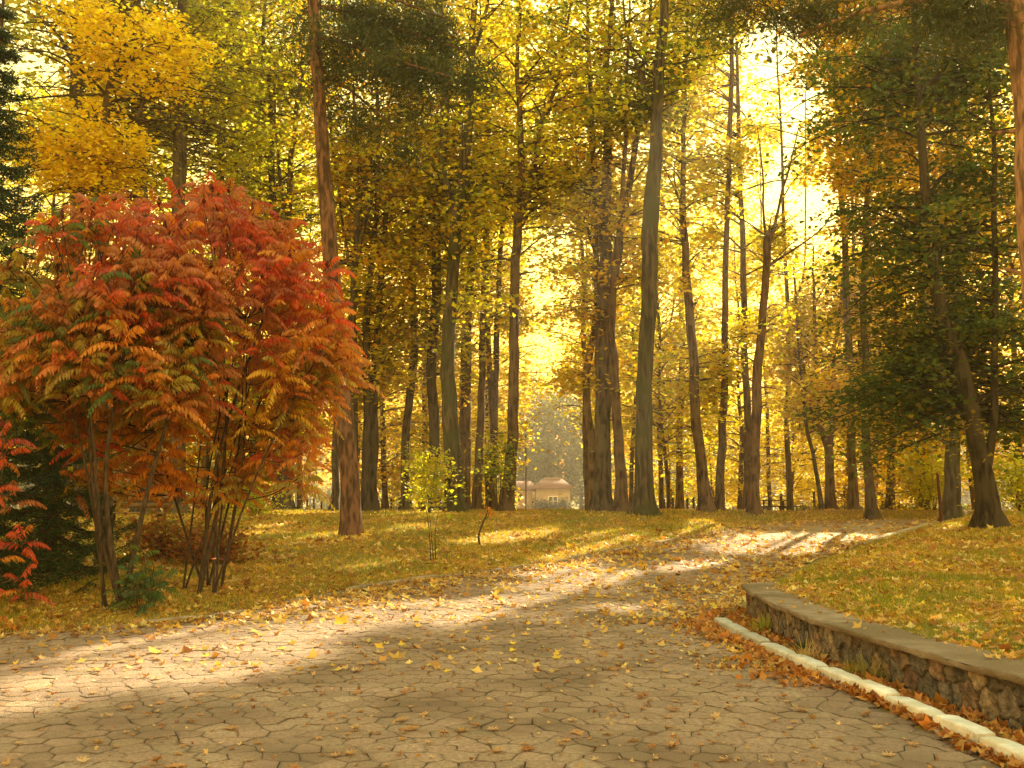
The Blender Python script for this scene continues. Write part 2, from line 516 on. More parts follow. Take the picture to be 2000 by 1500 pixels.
P2 = wall_pt(sg.ravel()) + wall_nrm(sg.ravel()) * disp[:, None]
zb = base_h(P2[:, 1])
wb = Buf()
i = (np.arange(nz - 1)[:, None] * ns + np.arange(ns - 1)).ravel()
wb.add(np.column_stack([P2, zg.ravel() + zb]), np.stack([i, i + ns, i + ns + 1, i + 1], 1), colr)
# end face of the wall (rounded round to the back)
ne = 40
th = np.linspace(0, PI, ne); ze = np.linspace(-.1, WH, 24)
T, Z = np.meshgrid(th, ze)
endp = wall_pt(np.array([WL - .02]))[0]; nn = wall_nrm(np.array([WL - .06]))[0]; tt = np.array([nn[1], -nn[0]])
ctr = endp - nn * .19
rad = .19 + .018 * np.sin(T * 9 + Z * 20) * np.sin(Z * 34) + .0 * T
ex = ctr[0] + nn[0] * np.cos(T) * rad + tt[0] * np.sin(T) * rad * .6
ey = ctr[1] + nn[1] * np.cos(T) * rad + tt[1] * np.sin(T) * rad * .6
i = (np.arange(23)[:, None] * ne + np.arange(ne - 1)).ravel()
wb.add(np.stack([ex, ey, Z + base_h(endp[1])], -1), np.stack([i, i + ne, i + ne + 1, i + 1], 1), np.array([.22, .18, .15]) * (1 + .25 * np.sin(T * 7 + Z * 25)).reshape(-1, 1))
wb.build('stone_face', M_STONE, wallroot, smooth=True)
cb = Buf()
m = 120
su = np.linspace(0, WL + .1, m)
prof = [(.066, 0.004), (.070, .008), (.070, .046), (.066, .051), (.0, .053), (-.25, .055), (-.43, .052), (-.45, .046), (-.45, -.02)]
ctrl = wall_pt(np.minimum(su, WL)); extra = np.maximum(su - WL, 0)
nr = wall_nrm(np.minimum(su, WL - .06)); tg = np.stack([nr[:, 1], -nr[:, 0]], -1)
endshape = np.sqrt(np.clip(1 - np.clip((su - (WL - .22)) / .32, 0, 1) ** 2, 0.02, 1))
vs = []
for i_ in range(m):
    for (u_, v_) in prof:
        uu = -.195 + (u_ + .195) * endshape[i_]
        p = ctrl[i_] + tg[i_] * extra[i_] + nr[i_] * (uu + .006 * math.sin(su[i_] * 23 + u_ * 40))
        vs.append((p[0] + rng.normal(0, .0025), p[1], base_h(ctrl[i_][1]) + WH + v_ + .004 * math.sin(su[i_] * 5) + rng.normal(0, .0022) - (.012 if (u_ > .05 and rng.random() < .10) else 0)))
k = len(prof)
fs = [(i_ * k + j, (i_ + 1) * k + j, (i_ + 1) * k + j + 1, i_ * k + j + 1) for i_ in range(m - 1) for j in range(k - 1)]
cb.add(vs, fs)
cb.add([v for v in vs[-k:]], [tuple(range(k))])
# underside
us = []
for i_ in range(m):
    us += [vs[i_ * k], vs[i_ * k + k - 1]]
cb.add(us, [(2 * i_, 2 * i_ + 1, 2 * i_ + 3, 2 * i_ + 2) for i_ in range(m - 1)])
cb.build('coping', M_CONC, wallroot, smooth=False)

# ------------------------------------------------------------------ light gaps: openings in the canopy where the sun comes through
LIT_PX = [
    [(-60, 1330), (60, 1297), (150, 1275), (300, 1250), (480, 1215), (560, 1186), (640, 1180), (760, 1180), (900, 1178), (1010, 1166), (1060, 1150), (1000, 1125), (1060, 1108),
     (1130, 1098), (1190, 1120), (1240, 1118), (1260, 1126), (1180, 1150), (1080, 1180), (980, 1212), (900, 1232), (800, 1222), (700, 1238), (660, 1282), (560, 1322), (420, 1345), (260, 1356), (150, 1380), (60, 1408), (-60, 1450)],
    [(1390, 1072), (1440, 1052), (1530, 1044), (1620, 1043), (1740, 1046), (1735, 1056), (1640, 1062), (1580, 1064), (1640, 1078), (1560, 1090), (1480, 1088), (1400, 1086)],
    [(1010, 1095), (1100, 1070), (1140, 1046), (1200, 1030), (1235, 1040), (1250, 1058), (1200, 1074), (1150, 1085), (1060, 1094)],
    [(840, 1064), (960, 1042), (1090, 1034), (1060, 1050), (960, 1066)],
    [(420, 1052), (470, 1030), (560, 1022), (520, 1044)],
    [(600, 1120), (700, 1100), (800, 1092), (740, 1110)],
    [(1270, 1118), (1330, 1100), (1420, 1096), (1400, 1112), (1320, 1124)],
    [(690, 1013), (710, 1000), (860, 1000), (860, 1012)],
    [(725, 1046), (745, 1030), (830, 1027), (815, 1040)],
    [(540, 1068), (580, 1046), (675, 1036), (655, 1054)],
    [(490, 1014), (500, 1000), (625, 1000), (625, 1008)],
    [(1320, 1045), (1345, 1016), (1390, 1016), (1410, 1035), (1370, 1045)],
    [(1700, 1206), (1720, 1192), (1800, 1192), (1810, 1204)],
    [(1815, 1250), (1850, 1226), (1910, 1236), (1900, 1262)],
    [(1830, 1040), (1850, 1026), (1900, 1026), (1890, 1036)],
    [(1120, 1196), (1180, 1188), (1330, 1188), (1330, 1197), (1240, 1204)],
]
LIT = []
for pl in LIT_PX:
    LIT.append([tuple(ground_px(px_, py_, (lambda x, y: hz(x, y)))[:2]) for px_, py_ in pl])

def sun_gap(P, rg, keep=.01):
    """False for the leaves that would stand in the way of the sun over the bright patches of ground"""
    t = (P[:, 2] - .2) / SUN_DIR[2]
    QX, QY = P[:, 0] - SUN_DIR[0] * t, P[:, 1] - SUN_DIR[1] * t
    t2 = (P[:, 2] - base_h(QY)) / SUN_DIR[2]
    QX, QY = P[:, 0] - SUN_DIR[0] * t2, P[:, 1] - SUN_DIR[1] * t2
    ok = np.ones(len(P), bool)
    QXj = QX + rg.normal(0, .06, len(P)); QYj = QY + rg.normal(0, .08, len(P))
    for pl in LIT:
        ok &= ~in_poly(QXj, QYj, pl)
    return ok | (rg.random(len(P)) < keep)

# openings of sky between the crowns (centre, half sizes in the photo, share removed)
SKY = [(1050, 968, 64, 46, .98), (1592, 420, 52, 66, .88), (1615, 560, 40, 46, .45), (1525, 185, 22, 34, .5), (1700, 205, 40, 44, .5), (1690, 60, 50, 34, .45), (620, 470, 30, 90, .85), (610, 340, 22, 60, .7), (400, 300, 50, 60, .7),
       (105, 90, 60, 60, .55), (130, 160, 30, 30, .8), (1060, 470, 70, 40, .6), (1065, 690, 45, 50, .75), (690, 200, 45, 45, .5), (1120, 440, 40, 30, .6), (1330, 400, 36, 80, .5), (1300, 560, 24, 60, .6), (520, 30, 40, 30, .6),
       (1080, 570, 70, 40, .5), (1430, 500, 40, 50, .5), (1400, 330, 50, 40, .5), (1230, 120, 40, 40, .4), (970, 480, 30, 40, .4), (1750, 660, 60, 40, .4), (640, 950, 50, 45, .95), (755, 960, 16, 40, .8), (820, 480, 30, 40, .3),
       (1075, 860, 60, 90, .93), (560, 500, 30, 60, .5), (750, 550, 30, 60, .4), (1640, 690, 60, 40, .4), (370, 370, 40, 40, .5)]
def sky_gap(P, rg):
    px_, py_ = project(P)
    pk = np.ones(len(P))
    for (x, y, a, b_, s_) in SKY:
        r2 = ((px_ - x) / a) ** 2 + ((py_ - y) / b_) ** 2
        pk = np.minimum(pk, 1 - s_ * ss((1.35 - r2) / .6))
    return rg.random(len(P)) < pk

# ------------------------------------------------------------------ foliage
def leaves(buf, C, n_per, sxy, sz, size, pal, rg, up=1.0, spread=.55, weights=None, cvar=.18, flat=.12, gaps=True, lean=None, asp=1.0):
    """leaf sized kite faces in flat sprays round the cluster centres C"""
    M = len(C)
    if M == 0: return
    cnt = rg.poisson(n_per, M)
    idx = np.repeat(np.arange(M), cnt)
    n = len(idx)
    sc = rg.uniform(.55, 1.5, M)[idx, None]
    off = rg.normal(0, 1, (n, 3)) * np.array([sxy, sxy, sz]) * sc
    off[:, 2] -= .18 * (off[:, 0] ** 2 + off[:, 1] ** 2) / max(sxy, .1)
    P = C[idx] + off
    if gaps:
        k = sun_gap(P, rg)
        P, idx = P[k], idx[k]; n = len(P)
    N = rg.normal(0, spread, (n, 3)); N[:, 2] += up
    if lean is not None: N += lean
    N /= np.linalg.norm(N, axis=1, keepdims=True)
    a = rg.normal(0, 1, (n, 3)); U = np.cross(N, a); U /= np.linalg.norm(U, axis=1, keepdims=True); Wv = np.cross(N, U)
    s = (size * rg.uniform(.65, 1.4, n))[:, None]
    fold = N * s * flat
    V = np.stack([P - Wv * s * .5, P + U * s * .46 * asp - fold, P + Wv * s * .62, P - U * s * .46 * asp - fold], 1)
    pal = np.asarray(pal, float)
    w = np.ones(len(pal)) / len(pal) if weights is None else np.asarray(weights, float) / np.sum(weights)
    cl = pal[rg.choice(len(pal), M, p=w)]
    own = pal[rg.choice(len(pal), n, p=w)]
    mixv = rg.uniform(0, .45, (n, 1))
    c = (cl[idx] * (1 - mixv) + own * mixv) * np.exp(rg.normal(0, cvar, (n, 1)))
    c = np.clip(c, .004, .80)
    f = np.arange(n)[:, None] * 4 + np.arange(4)
    buf.add(V.reshape(-1, 3), f, np.repeat(c, 4, 0))

GOLD = [(.80, .62, .025), (.72, .51, .02), (.80, .66, .03), (.64, .40, .02), (.38, .40, .03)]
OLIVE = [(.46, .45, .03), (.36, .39, .03), (.62, .50, .03), (.28, .33, .035)]
AMBER = [(.72, .44, .02), (.58, .30, .02), (.78, .54, .025), (.44, .25, .02), (.34, .32, .03)]
DARKG = [(.09, .14, .03), (.065, .12, .03), (.16, .18, .03), (.36, .25, .025)]
LIME = [(.54, .58, .03), (.68, .66, .03), (.40, .50, .03), (.76, .64, .03)]
YELL = [(.74, .53, .02), (.66, .46, .02), (.78, .59, .025)]
GLOW = [(.84, .70, .03), (.80, .62, .025), (.84, .76, .03), (.74, .52, .02)]  # leaf colours brightened to put a golden backlit glow into the foliage
PINEG = [(.05, .08, .025), (.07, .10, .032), (.10, .11, .035)]

def stem_px(pts, d, n=None, dd=0.0):
    """photo polyline (px, py, width) at depth d -> world points + radii"""
    pts = list(pts)
    P = np.array([at(x, y, d + dd * i / max(1, len(pts) - 1)) for i, (x, y, w) in enumerate(pts)])
    r = np.array([w * d / FPX / 2 for (x, y, w) in pts])
    n = n or max(8, int(np.linalg.norm(np.diff(P, axis=0), axis=1).sum() / .45))
    Q = catmull(np.column_stack([P, r]), n)
    return Q[:, :3], np.maximum(Q[:, 3], .012)

def add_stem(buf, P, r, rg, flare=.0, k=14, tintc=(1, 1, 1)):
    n = len(P)
    a = np.arange(k) * 2 * PI / k
    s = np.linspace(0, 1, n)
    h = P[:, 2] - P[0, 2]
    wob = np.ones((1, n, k))
    for q in range(4):
        fr, ph, la = rg.integers(2, 6), rg.uniform(0, 6.28), rg.uniform(.15, .9)
        wob += .028 * np.sin(fr * a[None, None, :] + ph + la * h[None, :, None])
    if flare:
        fl = np.exp(-np.maximum(h, 0) / .32)
        lob = .5 + .5 * np.cos(a * rg.integers(4, 6) + rg.uniform(0, 6.28))
        wob += fl[None, :, None] * flare * (.35 + .9 * lob)[None, None, :]
    P = P.copy()
    P[:, :2] += np.column_stack([np.interp(h, np.linspace(0, 30, 40), rg.normal(0, .025, 40)), np.interp(h, np.linspace(0, 30, 40), rg.normal(0, .025, 40))]) * (h > .8)[:, None]
    tubes(buf, P[None], r[None], k, np.tile(np.asarray(tintc), (n * k, 1)), wob)

def branches(buf, stems, nb, zlow, ztop, Lmax, rg, el=(5, 45), droop=.25, az_bias=None, subs=5, tip=True, rmax=.05, tintc=(.8, .8, .8), lprof=None, thin=0.0):
    """side branches with sub-branches from the stems; returns the leaf cluster centres"""
    segs = []
    for P, r in stems:
        for i in range(len(P)):
            if zlow <= P[i, 2] <= ztop: segs.append((P[i], r[i]))
    if not segs: return np.zeros((0, 3))
    base = np.array([s_[0] for s_ in segs]); br = np.array([s_[1] for s_ in segs])
    pick = rg.integers(0, len(base), nb)
    S0, r0 = base[pick], br[pick]
    S0 = S0 + rg.normal(0, .12, S0.shape) * np.array([0, 0, 1])
    hfrac = (S0[:, 2] - zlow) / max(.1, ztop - zlow)
    prof = (.55 + .75 * np.sin(PI * np.clip(hfrac * .85 + .1, 0, 1))) if lprof is None else lprof(hfrac)
    L = Lmax * prof * rg.uniform(.55, 1.1, nb)
    az = rg.uniform(0, 2 * PI, nb)
    if az_bias is not None:
        m = rg.random(nb) < az_bias[1]
        az = np.where(m, az_bias[0] + rg.normal(0, .7, nb), az)
    fl_ = (np.sin(az) < -.25) & (rg.random(nb) < thin)
    az = np.where(fl_, -az, az)
    e = np.radians(rg.uniform(el[0], el[1], nb)) + hfrac * .35
    m = 7
    t = np.linspace(0, 1, m)
    def curve(S, az, e, L, dr, m_):
        t = np.linspace(0, 1, m_)
        bend = rg.normal(0, .25, len(S))
        A = az[:, None] + bend[:, None] * t
        X = S[:, 0, None] + np.cumsum(np.concatenate([np.zeros((len(S), 1)), np.cos(A[:, 1:]) * (L * np.cos(e))[:, None] / (m_ - 1)], 1), 1)
        Y = S[:, 1, None] + np.cumsum(np.concatenate([np.zeros((len(S), 1)), np.sin(A[:, 1:]) * (L * np.cos(e))[:, None] / (m_ - 1)], 1), 1)
        Z = S[:, 2, None] + (L * np.sin(e))[:, None] * t - (dr * L)[:, None] * t ** 2
        return np.stack([X, Y, Z], -1), A
    P, A = curve(S0, az, e, L, droop * rg.uniform(.4, 1.4, nb), m)
    rb = np.minimum(np.minimum(.013 * L + .006, r0 * .55), rmax)
    okb = sun_gap(P[:, 2], rg, .02) & sun_gap(P[:, 4], rg, .02) & sun_gap(P[:, 6], rg, .3)
    P, A, rb, L, nb = P[okb], A[okb], rb[okb], L[okb], int(okb.sum())
    if nb == 0: return np.zeros((0, 3))
    tubes(buf, P, rb[:, None] * (1 - .8 * t), 5, np.tile(np.asarray(tintc), (nb * m * 5, 1)))
    C = [P[:, -1] + 0]
    for q in range(subs):
        tq = np.clip((q + 1 + rg.uniform(-.4, .4, nb)) / (subs + .6), .22, .97)
        ix = np.minimum((tq * (m - 1)).astype(int), m - 2); fr = tq * (m - 1) - ix
        ar = np.arange(nb)
        B0 = P[ar, ix] * (1 - fr)[:, None] + P[ar, ix + 1] * fr[:, None]
        az2 = A[ar, ix] + np.where((q + rg.integers(0, 2, nb)) % 2 == 0, 1, -1) * rg.uniform(.5, 1.2, nb)
        L2 = L * (.50 - .25 * tq) * rg.uniform(.7, 1.2, nb)
        P2, A2 = curve(B0, az2, rg.uniform(-.15, .5, nb), L2, np.full(nb, droop * 1.2), 4)
        o2 = sun_gap(P2[:, 1], rg, .03) & sun_gap(P2[:, 3], rg, .03)
        P2 = P2[o2]
        if len(P2) == 0: continue
        tubes(buf, P2, (np.maximum(rb[o2] * .42, .006))[:, None] * (1 - .75 * np.linspace(0, 1, 4)), 3, np.tile(np.asarray(tintc), (len(P2) * 4 * 3, 1)))
        C += [P2[:, -1], P2[:, 2]]
    C = np.concatenate(C)
    return C + rg.normal(0, .12, C.shape) * np.array([1, 1, .5])

TREES = 0
def make_tree(label, d, stems, pal, seed, nb=60, ylow=860, ztop=None, L=3.5, leaf=.18, per=7.5, bark=None, cat='tree', group=None, name='tree', sxy=.46, sz=.12,
              flare=.85, el=(5, 45), droop=.25, subs=5, weights=None, az_bias=None, tintc=(1, 1, 1), dd=None, gap=True, up=1.0, spread=.45, lprof=None, mat=None, k=14, skip_trunk=False, zones=None, thin=.75, asp=1.0):
    """stems: photo polylines (px, py, width px); the first one starts at the tree's foot"""
    global TREES
    TREES += 1
    rg = np.random.default_rng(1000 + seed)
    W = []
    tb = Buf()
    for i, st in enumerate(stems):
        P, r = stem_px(st, d, dd=(0 if i == 0 or dd is None else dd[i]))
        if i == 0:
            foot = P[0].copy()
            g = hz(foot[0], foot[1])
            P[0, 2] = min(P[0, 2], g - .12)
            P = np.vstack([P[:1], P[1:][P[1:, 2] > P[0, 2]]]); r = r[:1].tolist() + r[1:][-(len(P) - 1):].tolist(); r = np.array(r)
        add_stem(tb, P, r, rg, flare if i == 0 else 0, k, tintc)
        W.append((P, r))
    root = thing(name, label, cat, (foot[0], foot[1], g), group)
    zl = at(1000, ylow, d)[2]
    zt = ztop or max(P[:, 2].max() for P, r in W)
    C = branches(tb, W[1:] if skip_trunk else W, nb, zl, zt, L, rg, el, droop, az_bias, subs, tintc=np.array(tintc) * .8, lprof=lprof, thin=thin)
    # broken stubs and knots on the lower stem
    P0, r0 = W[0]
    for _ in range(rg.integers(2, 5)):
        q = rg.integers(max(2, len(P0) // 8), max(4, int(len(P0) * .55))); a_ = rg.uniform(0, 6.28); l_ = rg.uniform(.12, .55)
        d_ = np.array([math.cos(a_), math.sin(a_), rg.uniform(.1, .7)])
        t_ = np.linspace(0, 1, 5)[:, None]
        tubes(tb, (P0[q] + d_ * (r0[q] * .6 + l_ * t_))[None], (np.array([1.6, 1.15, .9, .8, .25]) * rg.uniform(.025, .055))[None], 7, np.tile(np.array(tintc) * .8, (35, 1)))
    tb.build('trunk', bark or M_BARK, root, smooth=True)
    if zones is not None:
        zx, zy = project(C); ok = np.zeros(len(C), bool)
        for (a_, b_, c_, d_) in zones: ok |= ((zx - a_) / c_) ** 2 + ((zy - b_) / d_) ** 2 < 1 + .25 * np.sin(zx * .06 + zy * .04)
        C = C[ok]
    if gap: C = C[sky_gap(C, rg)]
    lb = Buf()
    leaves(lb, C, per, sxy, sz, leaf, pal, rg, weights=weights, up=up, spread=spread, asp=asp)
    lb.build('crown', mat or M_LEAF, root)
    return root


# ------------------------------------------------------------------ the big trees, front row (photo polylines of their stems)
FR = 'tall park trees on the lawn'
make_tree('pine with straight reddish trunk leaning left beside the red sumac', 25.5,
    [[(686, 1049, 44), (683, 960, 38), (673, 850, 36), (655, 600, 34), (640, 450, 30), (625, 220, 26), (612, 0, 23), (600, -160, 19), (590, -330, 12), (585, -420, 6)],
     [(622, 150, 8), (670, 165, 6), (730, 215, 4), (770, 250, 2.5)], [(617, 70, 9), (690, 90, 7), (780, 120, 5), (880, 150, 3)], [(613, 10, 9), (700, 30, 7), (790, 60, 5), (900, 95, 3)],
     [(608, -50, 9), (700, -30, 7), (800, 10, 5), (880, 40, 3)], [(606, -90, 9), (560, -80, 6), (500, -50, 4)]],
    PINEG, 1, nb=60, ylow=260, L=1.4, asp=.16, leaf=.22, per=48, bark=M_PINEBARK, cat='pine', name='pine_tree', sxy=.34, sz=.16, flare=.25, el=(-5, 25), subs=4, mat=M_NEEDLE, spread=.9, droop=.15, dd=[0, .6, -.8, 1.0, .3, -.5], lprof=lambda h: 1.0 + 0 * h, skip_trunk=True)
make_tree('dark multi-stemmed oak with upright limbs just behind the leaning reddish pine', 38,
    [[(690, 1001, 20), (692, 828, 15), (690, 653, 15), (694, 513, 13), (700, 420, 11), (700, 299, 8), (690, 180, 5)],
     [(694, 520, 10), (717, 420, 9), (740, 327, 8), (787, 300, 5), (830, 230, 3)],
     [(692, 560, 8), (676, 480, 6), (655, 330, 5), (640, 200, 4)],
     [(700, 420, 7), (722, 320, 6), (760, 200, 4), (775, 90, 3)]],
    AMBER + OLIVE, 2, nb=80, ylow=820, L=2.4, tintc=(.75, .75, .75), per=14)
make_tree('slim dark trunk standing close on the left of the reddish pine foot', 39,
    [[(653, 1000, 16), (656, 900, 14), (657, 760, 12), (660, 600, 10), (650, 400, 8), (630, 200, 6), (620, 0, 4)]],
    AMBER, 3, nb=45, ylow=780, L=2.2, tintc=(.8, .8, .8), k=10)
make_tree('left one of two close dark trunks right of the reddish pine', 38.5,
    [[(713, 1000, 18), (717, 807, 16), (715, 700, 15), (722, 540, 12), (735, 420, 10), (738, 250, 8), (730, 60, 6), (725, -120, 4)]],
    OLIVE + AMBER, 4, nb=60, ylow=800, L=2.4, tintc=(.75, .75, .75), k=10)
make_tree('right one of two close dark trunks right of the reddish pine', 39,
    [[(728, 999, 19), (730, 833, 16), (733, 727, 15), (740, 620, 13), (746, 500, 11), (765, 330, 8), (790, 120, 6), (800, -80, 4)]],
    OLIVE + GOLD, 5, nb=60, ylow=780, L=2.4, tintc=(.8, .8, .8), k=10)
make_tree('straight mid-brown trunk midway between the dark pair and the big double-limbed tree', 41,
    [[(793, 996, 21), (792, 852, 17), (810, 686, 16), (805, 551, 15), (808, 434, 12), (800, 250, 9), (810, 60, 6), (815, -150, 4)], [(806, 500, 9), (825, 400, 7), (850, 250, 5), (870, 120, 3)]],
    OLIVE + GOLD, 6, nb=75, ylow=760, L=2.8)
make_tree('big grey-green trunk forking high into two limbs, behind the yellowish lawn bush', 37.5,
    [[(889, 1003, 40), (884, 930, 35), (879, 807, 31), (875, 690, 29), (882, 583, 26), (889, 467, 24), (894, 405, 22), (905, 336, 20), (917, 210, 17), (924, 47, 13), (930, -120, 9), (932, -300, 5)],
     [(891, 425, 18), (880, 373, 17), (867, 327, 15), (868, 187, 12), (862, 40, 9), (850, -150, 5)],
     [(921, 110, 9), (945, 40, 7), (965, -80, 4)]],
    OLIVE + GOLD, 7, nb=120, ylow=700, L=3.2, bark=M_MOSSBARK)
make_tree('dark trunk rising close behind the left side of the big forked grey-green trunk', 40,
    [[(852, 1000, 24), (848, 850, 21), (843, 690, 20), (854, 583, 19), (852, 420, 18), (868, 303, 14), (872, 120, 10), (868, -100, 6)]],
    OLIVE, 8, nb=70, ylow=700, L=2.6, tintc=(.75, .75, .75))
make_tree('pale brown trunk close behind the right side of the big forked grey-green trunk', 45,
    [[(904, 1000, 27), (908, 880, 24), (909, 807, 23), (912, 650, 19), (925, 450, 15), (940, 220, 10), (950, 0, 6)]],
    GOLD + AMBER, 9, nb=70, ylow=830, L=2.8, tintc=(1.3, 1.15, .95))
make_tree('left of two thin brown trunks beside the forked grey-green tree', 44,
    [[(932, 999, 19), (934, 900, 17), (938, 815, 15), (945, 600, 12), (950, 350, 8), (955, 100, 5)]],
    GOLD + OLIVE, 10, nb=60, ylow=850, L=2.4, tintc=(1.15, 1, .9), k=10)
make_tree('right of two thin brown trunks beside the forked grey-green tree', 46,
    [[(961, 999, 18), (964, 900, 15), (966, 815, 13), (972, 600, 11), (985, 350, 8), (990, 120, 5)]],
    GOLD, 11, nb=60, ylow=850, L=2.4, tintc=(1.1, 1, .9), k=10)
make_tree('trunk just left of the house, forking into a V high up', 38,
    [[(986, 1003, 28), (998, 900, 23), (1003, 807, 21), (1004, 690, 20), (1006, 513, 18), (1013, 420, 17), (1018, 327, 14), (1015, 210, 11), (1011, 120, 9), (1020, -60, 6), (1015, -230, 4)],
     [(1010, 440, 13), (1039, 350, 12), (1057, 243, 10), (1090, 154, 7), (1110, 20, 5), (1120, -120, 3)]],
    LIME + GOLD + OLIVE, 12, nb=110, ylow=680, L=3.4, tintc=(1.1, .95, .85), az_bias=(0, .35))
make_tree('stout central trunk right of the house, dividing into several upright limbs', 38,
    [[(1178, 1004, 40), (1179, 930, 33), (1178, 833, 31), (1178, 690, 33), (1183, 537, 27), (1181, 420, 24), (1187, 280, 18), (1183, 163, 14), (1192, 50, 10), (1200, -100, 7), (1205, -260, 4)],
     [(1181, 450, 13), (1160, 340, 12), (1153, 187, 10), (1148, 60, 7), (1140, -80, 4)],
     [(1184, 600, 16), (1205, 513, 16), (1212, 443, 15), (1231, 350, 13), (1248, 210, 10), (1262, 90, 7), (1275, -60, 4)],
     [(1176, 540, 9), (1164, 500, 8), (1147, 445, 7)]],
    LIME + GOLD + OLIVE, 13, nb=120, ylow=650, L=3.2, az_bias=(PI, .3))
make_tree('slender pale brown stem curving up along the left of the stout central trunk', 38.6,
    [[(1157, 1003, 20), (1158, 870, 17), (1148, 800, 15), (1146, 740, 14), (1152, 690, 14), (1165, 600, 11), (1163, 450, 8), (1150, 300, 5)]],
    GOLD, 14, nb=40, ylow=760, L=2.2, tintc=(1.5, 1.25, 1.0), k=10)
make_tree('brown leaning trunk tight between the stout central trunk and the tallest bare trunk', 37.4,
    [[(1214, 1003, 27), (1211, 913, 22), (1204, 807, 19), (1200, 727, 18), (1194, 650, 17), (1200, 520, 14), (1215, 400, 10), (1222, 200, 7), (1230, 0, 4)]],
    GOLD + AMBER, 15, nb=55, ylow=700, L=2.6, tintc=(1.1, .9, .8))
make_tree('tallest straight mossy trunk, bare of limbs, on a leaf mound beside the path', 34.5,
    [[(1257, 1014, 44), (1257, 940, 37), (1257, 833, 34), (1259, 740, 32), (1267, 560, 31), (1272, 420, 32), (1281, 280, 25), (1286, 140, 23), (1295, 47, 19), (1300, -100, 14), (1306, -300, 8), (1310, -400, 4)],
     [(1279, 225, 11), (1266, 190, 11), (1248, 145, 8), (1225, 60, 5), (1215, -40, 3)]],
    LIME + DARKG, 16, nb=75, ylow=250, L=3.8, bark=M_MOSSBARK, flare=.95, tintc=(.85, .85, .75))
make_tree('leaning trunk right of the tallest mossy trunk, wide at its foot', 40,
    [[(1381, 1011, 32), (1371, 915, 22), (1361, 830, 20), (1355, 710, 18), (1345, 600, 17), (1337, 470, 14), (1334, 330, 10), (1340, 150, 7), (1345, -40, 4)]],
    GOLD + OLIVE, 17, nb=85, ylow=760, L=3.0, tintc=(1.2, 1, .85))
make_tree('slim upright trunk directly right of the leaning wide-footed trunk', 41,
    [[(1404, 1011, 20), (1408, 927, 17), (1412, 846, 16), (1416, 700, 13), (1418, 500, 12), (1425, 300, 10), (1430, 90, 9), (1435, -120, 7), (1440, -330, 4)]],
    GOLD + LIME, 18, nb=150, ylow=830, L=3.6, lprof=lambda h: np.where(h > .62, 1.15, .5), tintc=(1.1, .95, .85), k=10)  # crown carried above the frame, densest there, to shade the foreground
make_tree('faint pale trunk behind the gap between the mossy trunk and the leaning trunk', 56,
    [[(1327, 1006, 17), (1327, 833, 12), (1332, 690, 11), (1330, 500, 9), (1325, 300, 6), (1320, 100, 4)]],
    GOLD, 19, nb=70, ylow=830, L=3.0, tintc=(1.6, 1.45, 1.2), k=10)
make_tree('pollarded trunk with a blunt knobbly top and thin forked limbs against the bright sky gap', 40,
    [[(1472, 1012, 25), (1473, 940, 21), (1475, 830, 20), (1482, 700, 18), (1490, 640, 16), (1496, 560, 15), (1498, 490, 15), (1501, 462, 17), (1502, 450, 8)],
     [(1498, 470, 6), (1491, 420, 5), (1489, 340, 3.5), (1478, 250, 2)],
     [(1505, 468, 8), (1518, 420, 6), (1528, 373, 5), (1540, 336, 4), (1560, 250, 2)],
     [(1500, 520, 6), (1530, 500, 5), (1575, 470, 3.5), (1620, 430, 2)]],
    GOLD + LIME, 20, nb=75, ylow=780, L=3.0, tintc=(1.2, .9, .75))
make_tree('wide V-shaped forked tree in the golden background right of the pollarded trunk', 50,
    [[(1623, 1004, 22), (1621, 930, 17), (1619, 875, 17), (1600, 830, 12), (1582, 781, 10), (1571, 732, 8), (1560, 640, 6), (1550, 520, 4)],
     [(1603, 840, 10), (1597, 765, 9), (1595, 700, 8), (1590, 600, 6), (1588, 480, 3)],
     [(1621, 880, 11), (1626, 797, 9), (1629, 700, 8), (1640, 600, 6), (1650, 500, 3)]],
    GLOW, 21, nb=80, ylow=850, L=2.6, tintc=(1.3, 1.05, .85), ztop=15)
make_tree('thin sapling trunk leaning left at the foot of the V-shaped forked tree', 49,
    [[(1607, 1004, 10), (1590, 895, 8), (1577, 840, 7), (1565, 740, 5), (1555, 620, 3)]],
    GOLD + LIME, 22, nb=30, ylow=850, L=1.8, k=8)
make_tree('dark knotty trunk with swollen foot at the edge of the far path', 40,
    [[(1704, 1013, 30), (1700, 975, 19), (1696, 927, 17), (1691, 830, 15), (1691, 732, 14), (1686, 600, 13), (1690, 450, 12), (1700, 300, 11), (1705, 100, 9), (1700, -120, 7), (1690, -320, 4)]],
    AMBER + GOLD, 23, nb=190, ylow=830, L=3.8, lprof=lambda h: np.where(h > .62, 1.15, .55), flare=.5, tintc=(.85, .8, .75))  # upper crown extended out of view and thickened for foreground shade
make_tree('blurred grey-brown trunk behind and right of the dark knotty trunk', 50,
    [[(1738, 1008, 21), (1740, 911, 15), (1745, 760, 12), (1750, 560, 9), (1755, 350, 5)]],
    GLOW + AMBER, 24, nb=85, ylow=880, L=3.0, k=10)
make_tree('stout greenish trunk half hidden by leaves left of the big dark leaning tree', 38,
    [[(1858, 1014, 36), (1860, 944, 29), (1860, 800, 26), (1865, 600, 21), (1870, 380, 15), (1880, 150, 9), (1885, -50, 5)]],
    AMBER + OLIVE, 25, nb=110, ylow=880, L=3.2, bark=M_MOSSBARK)
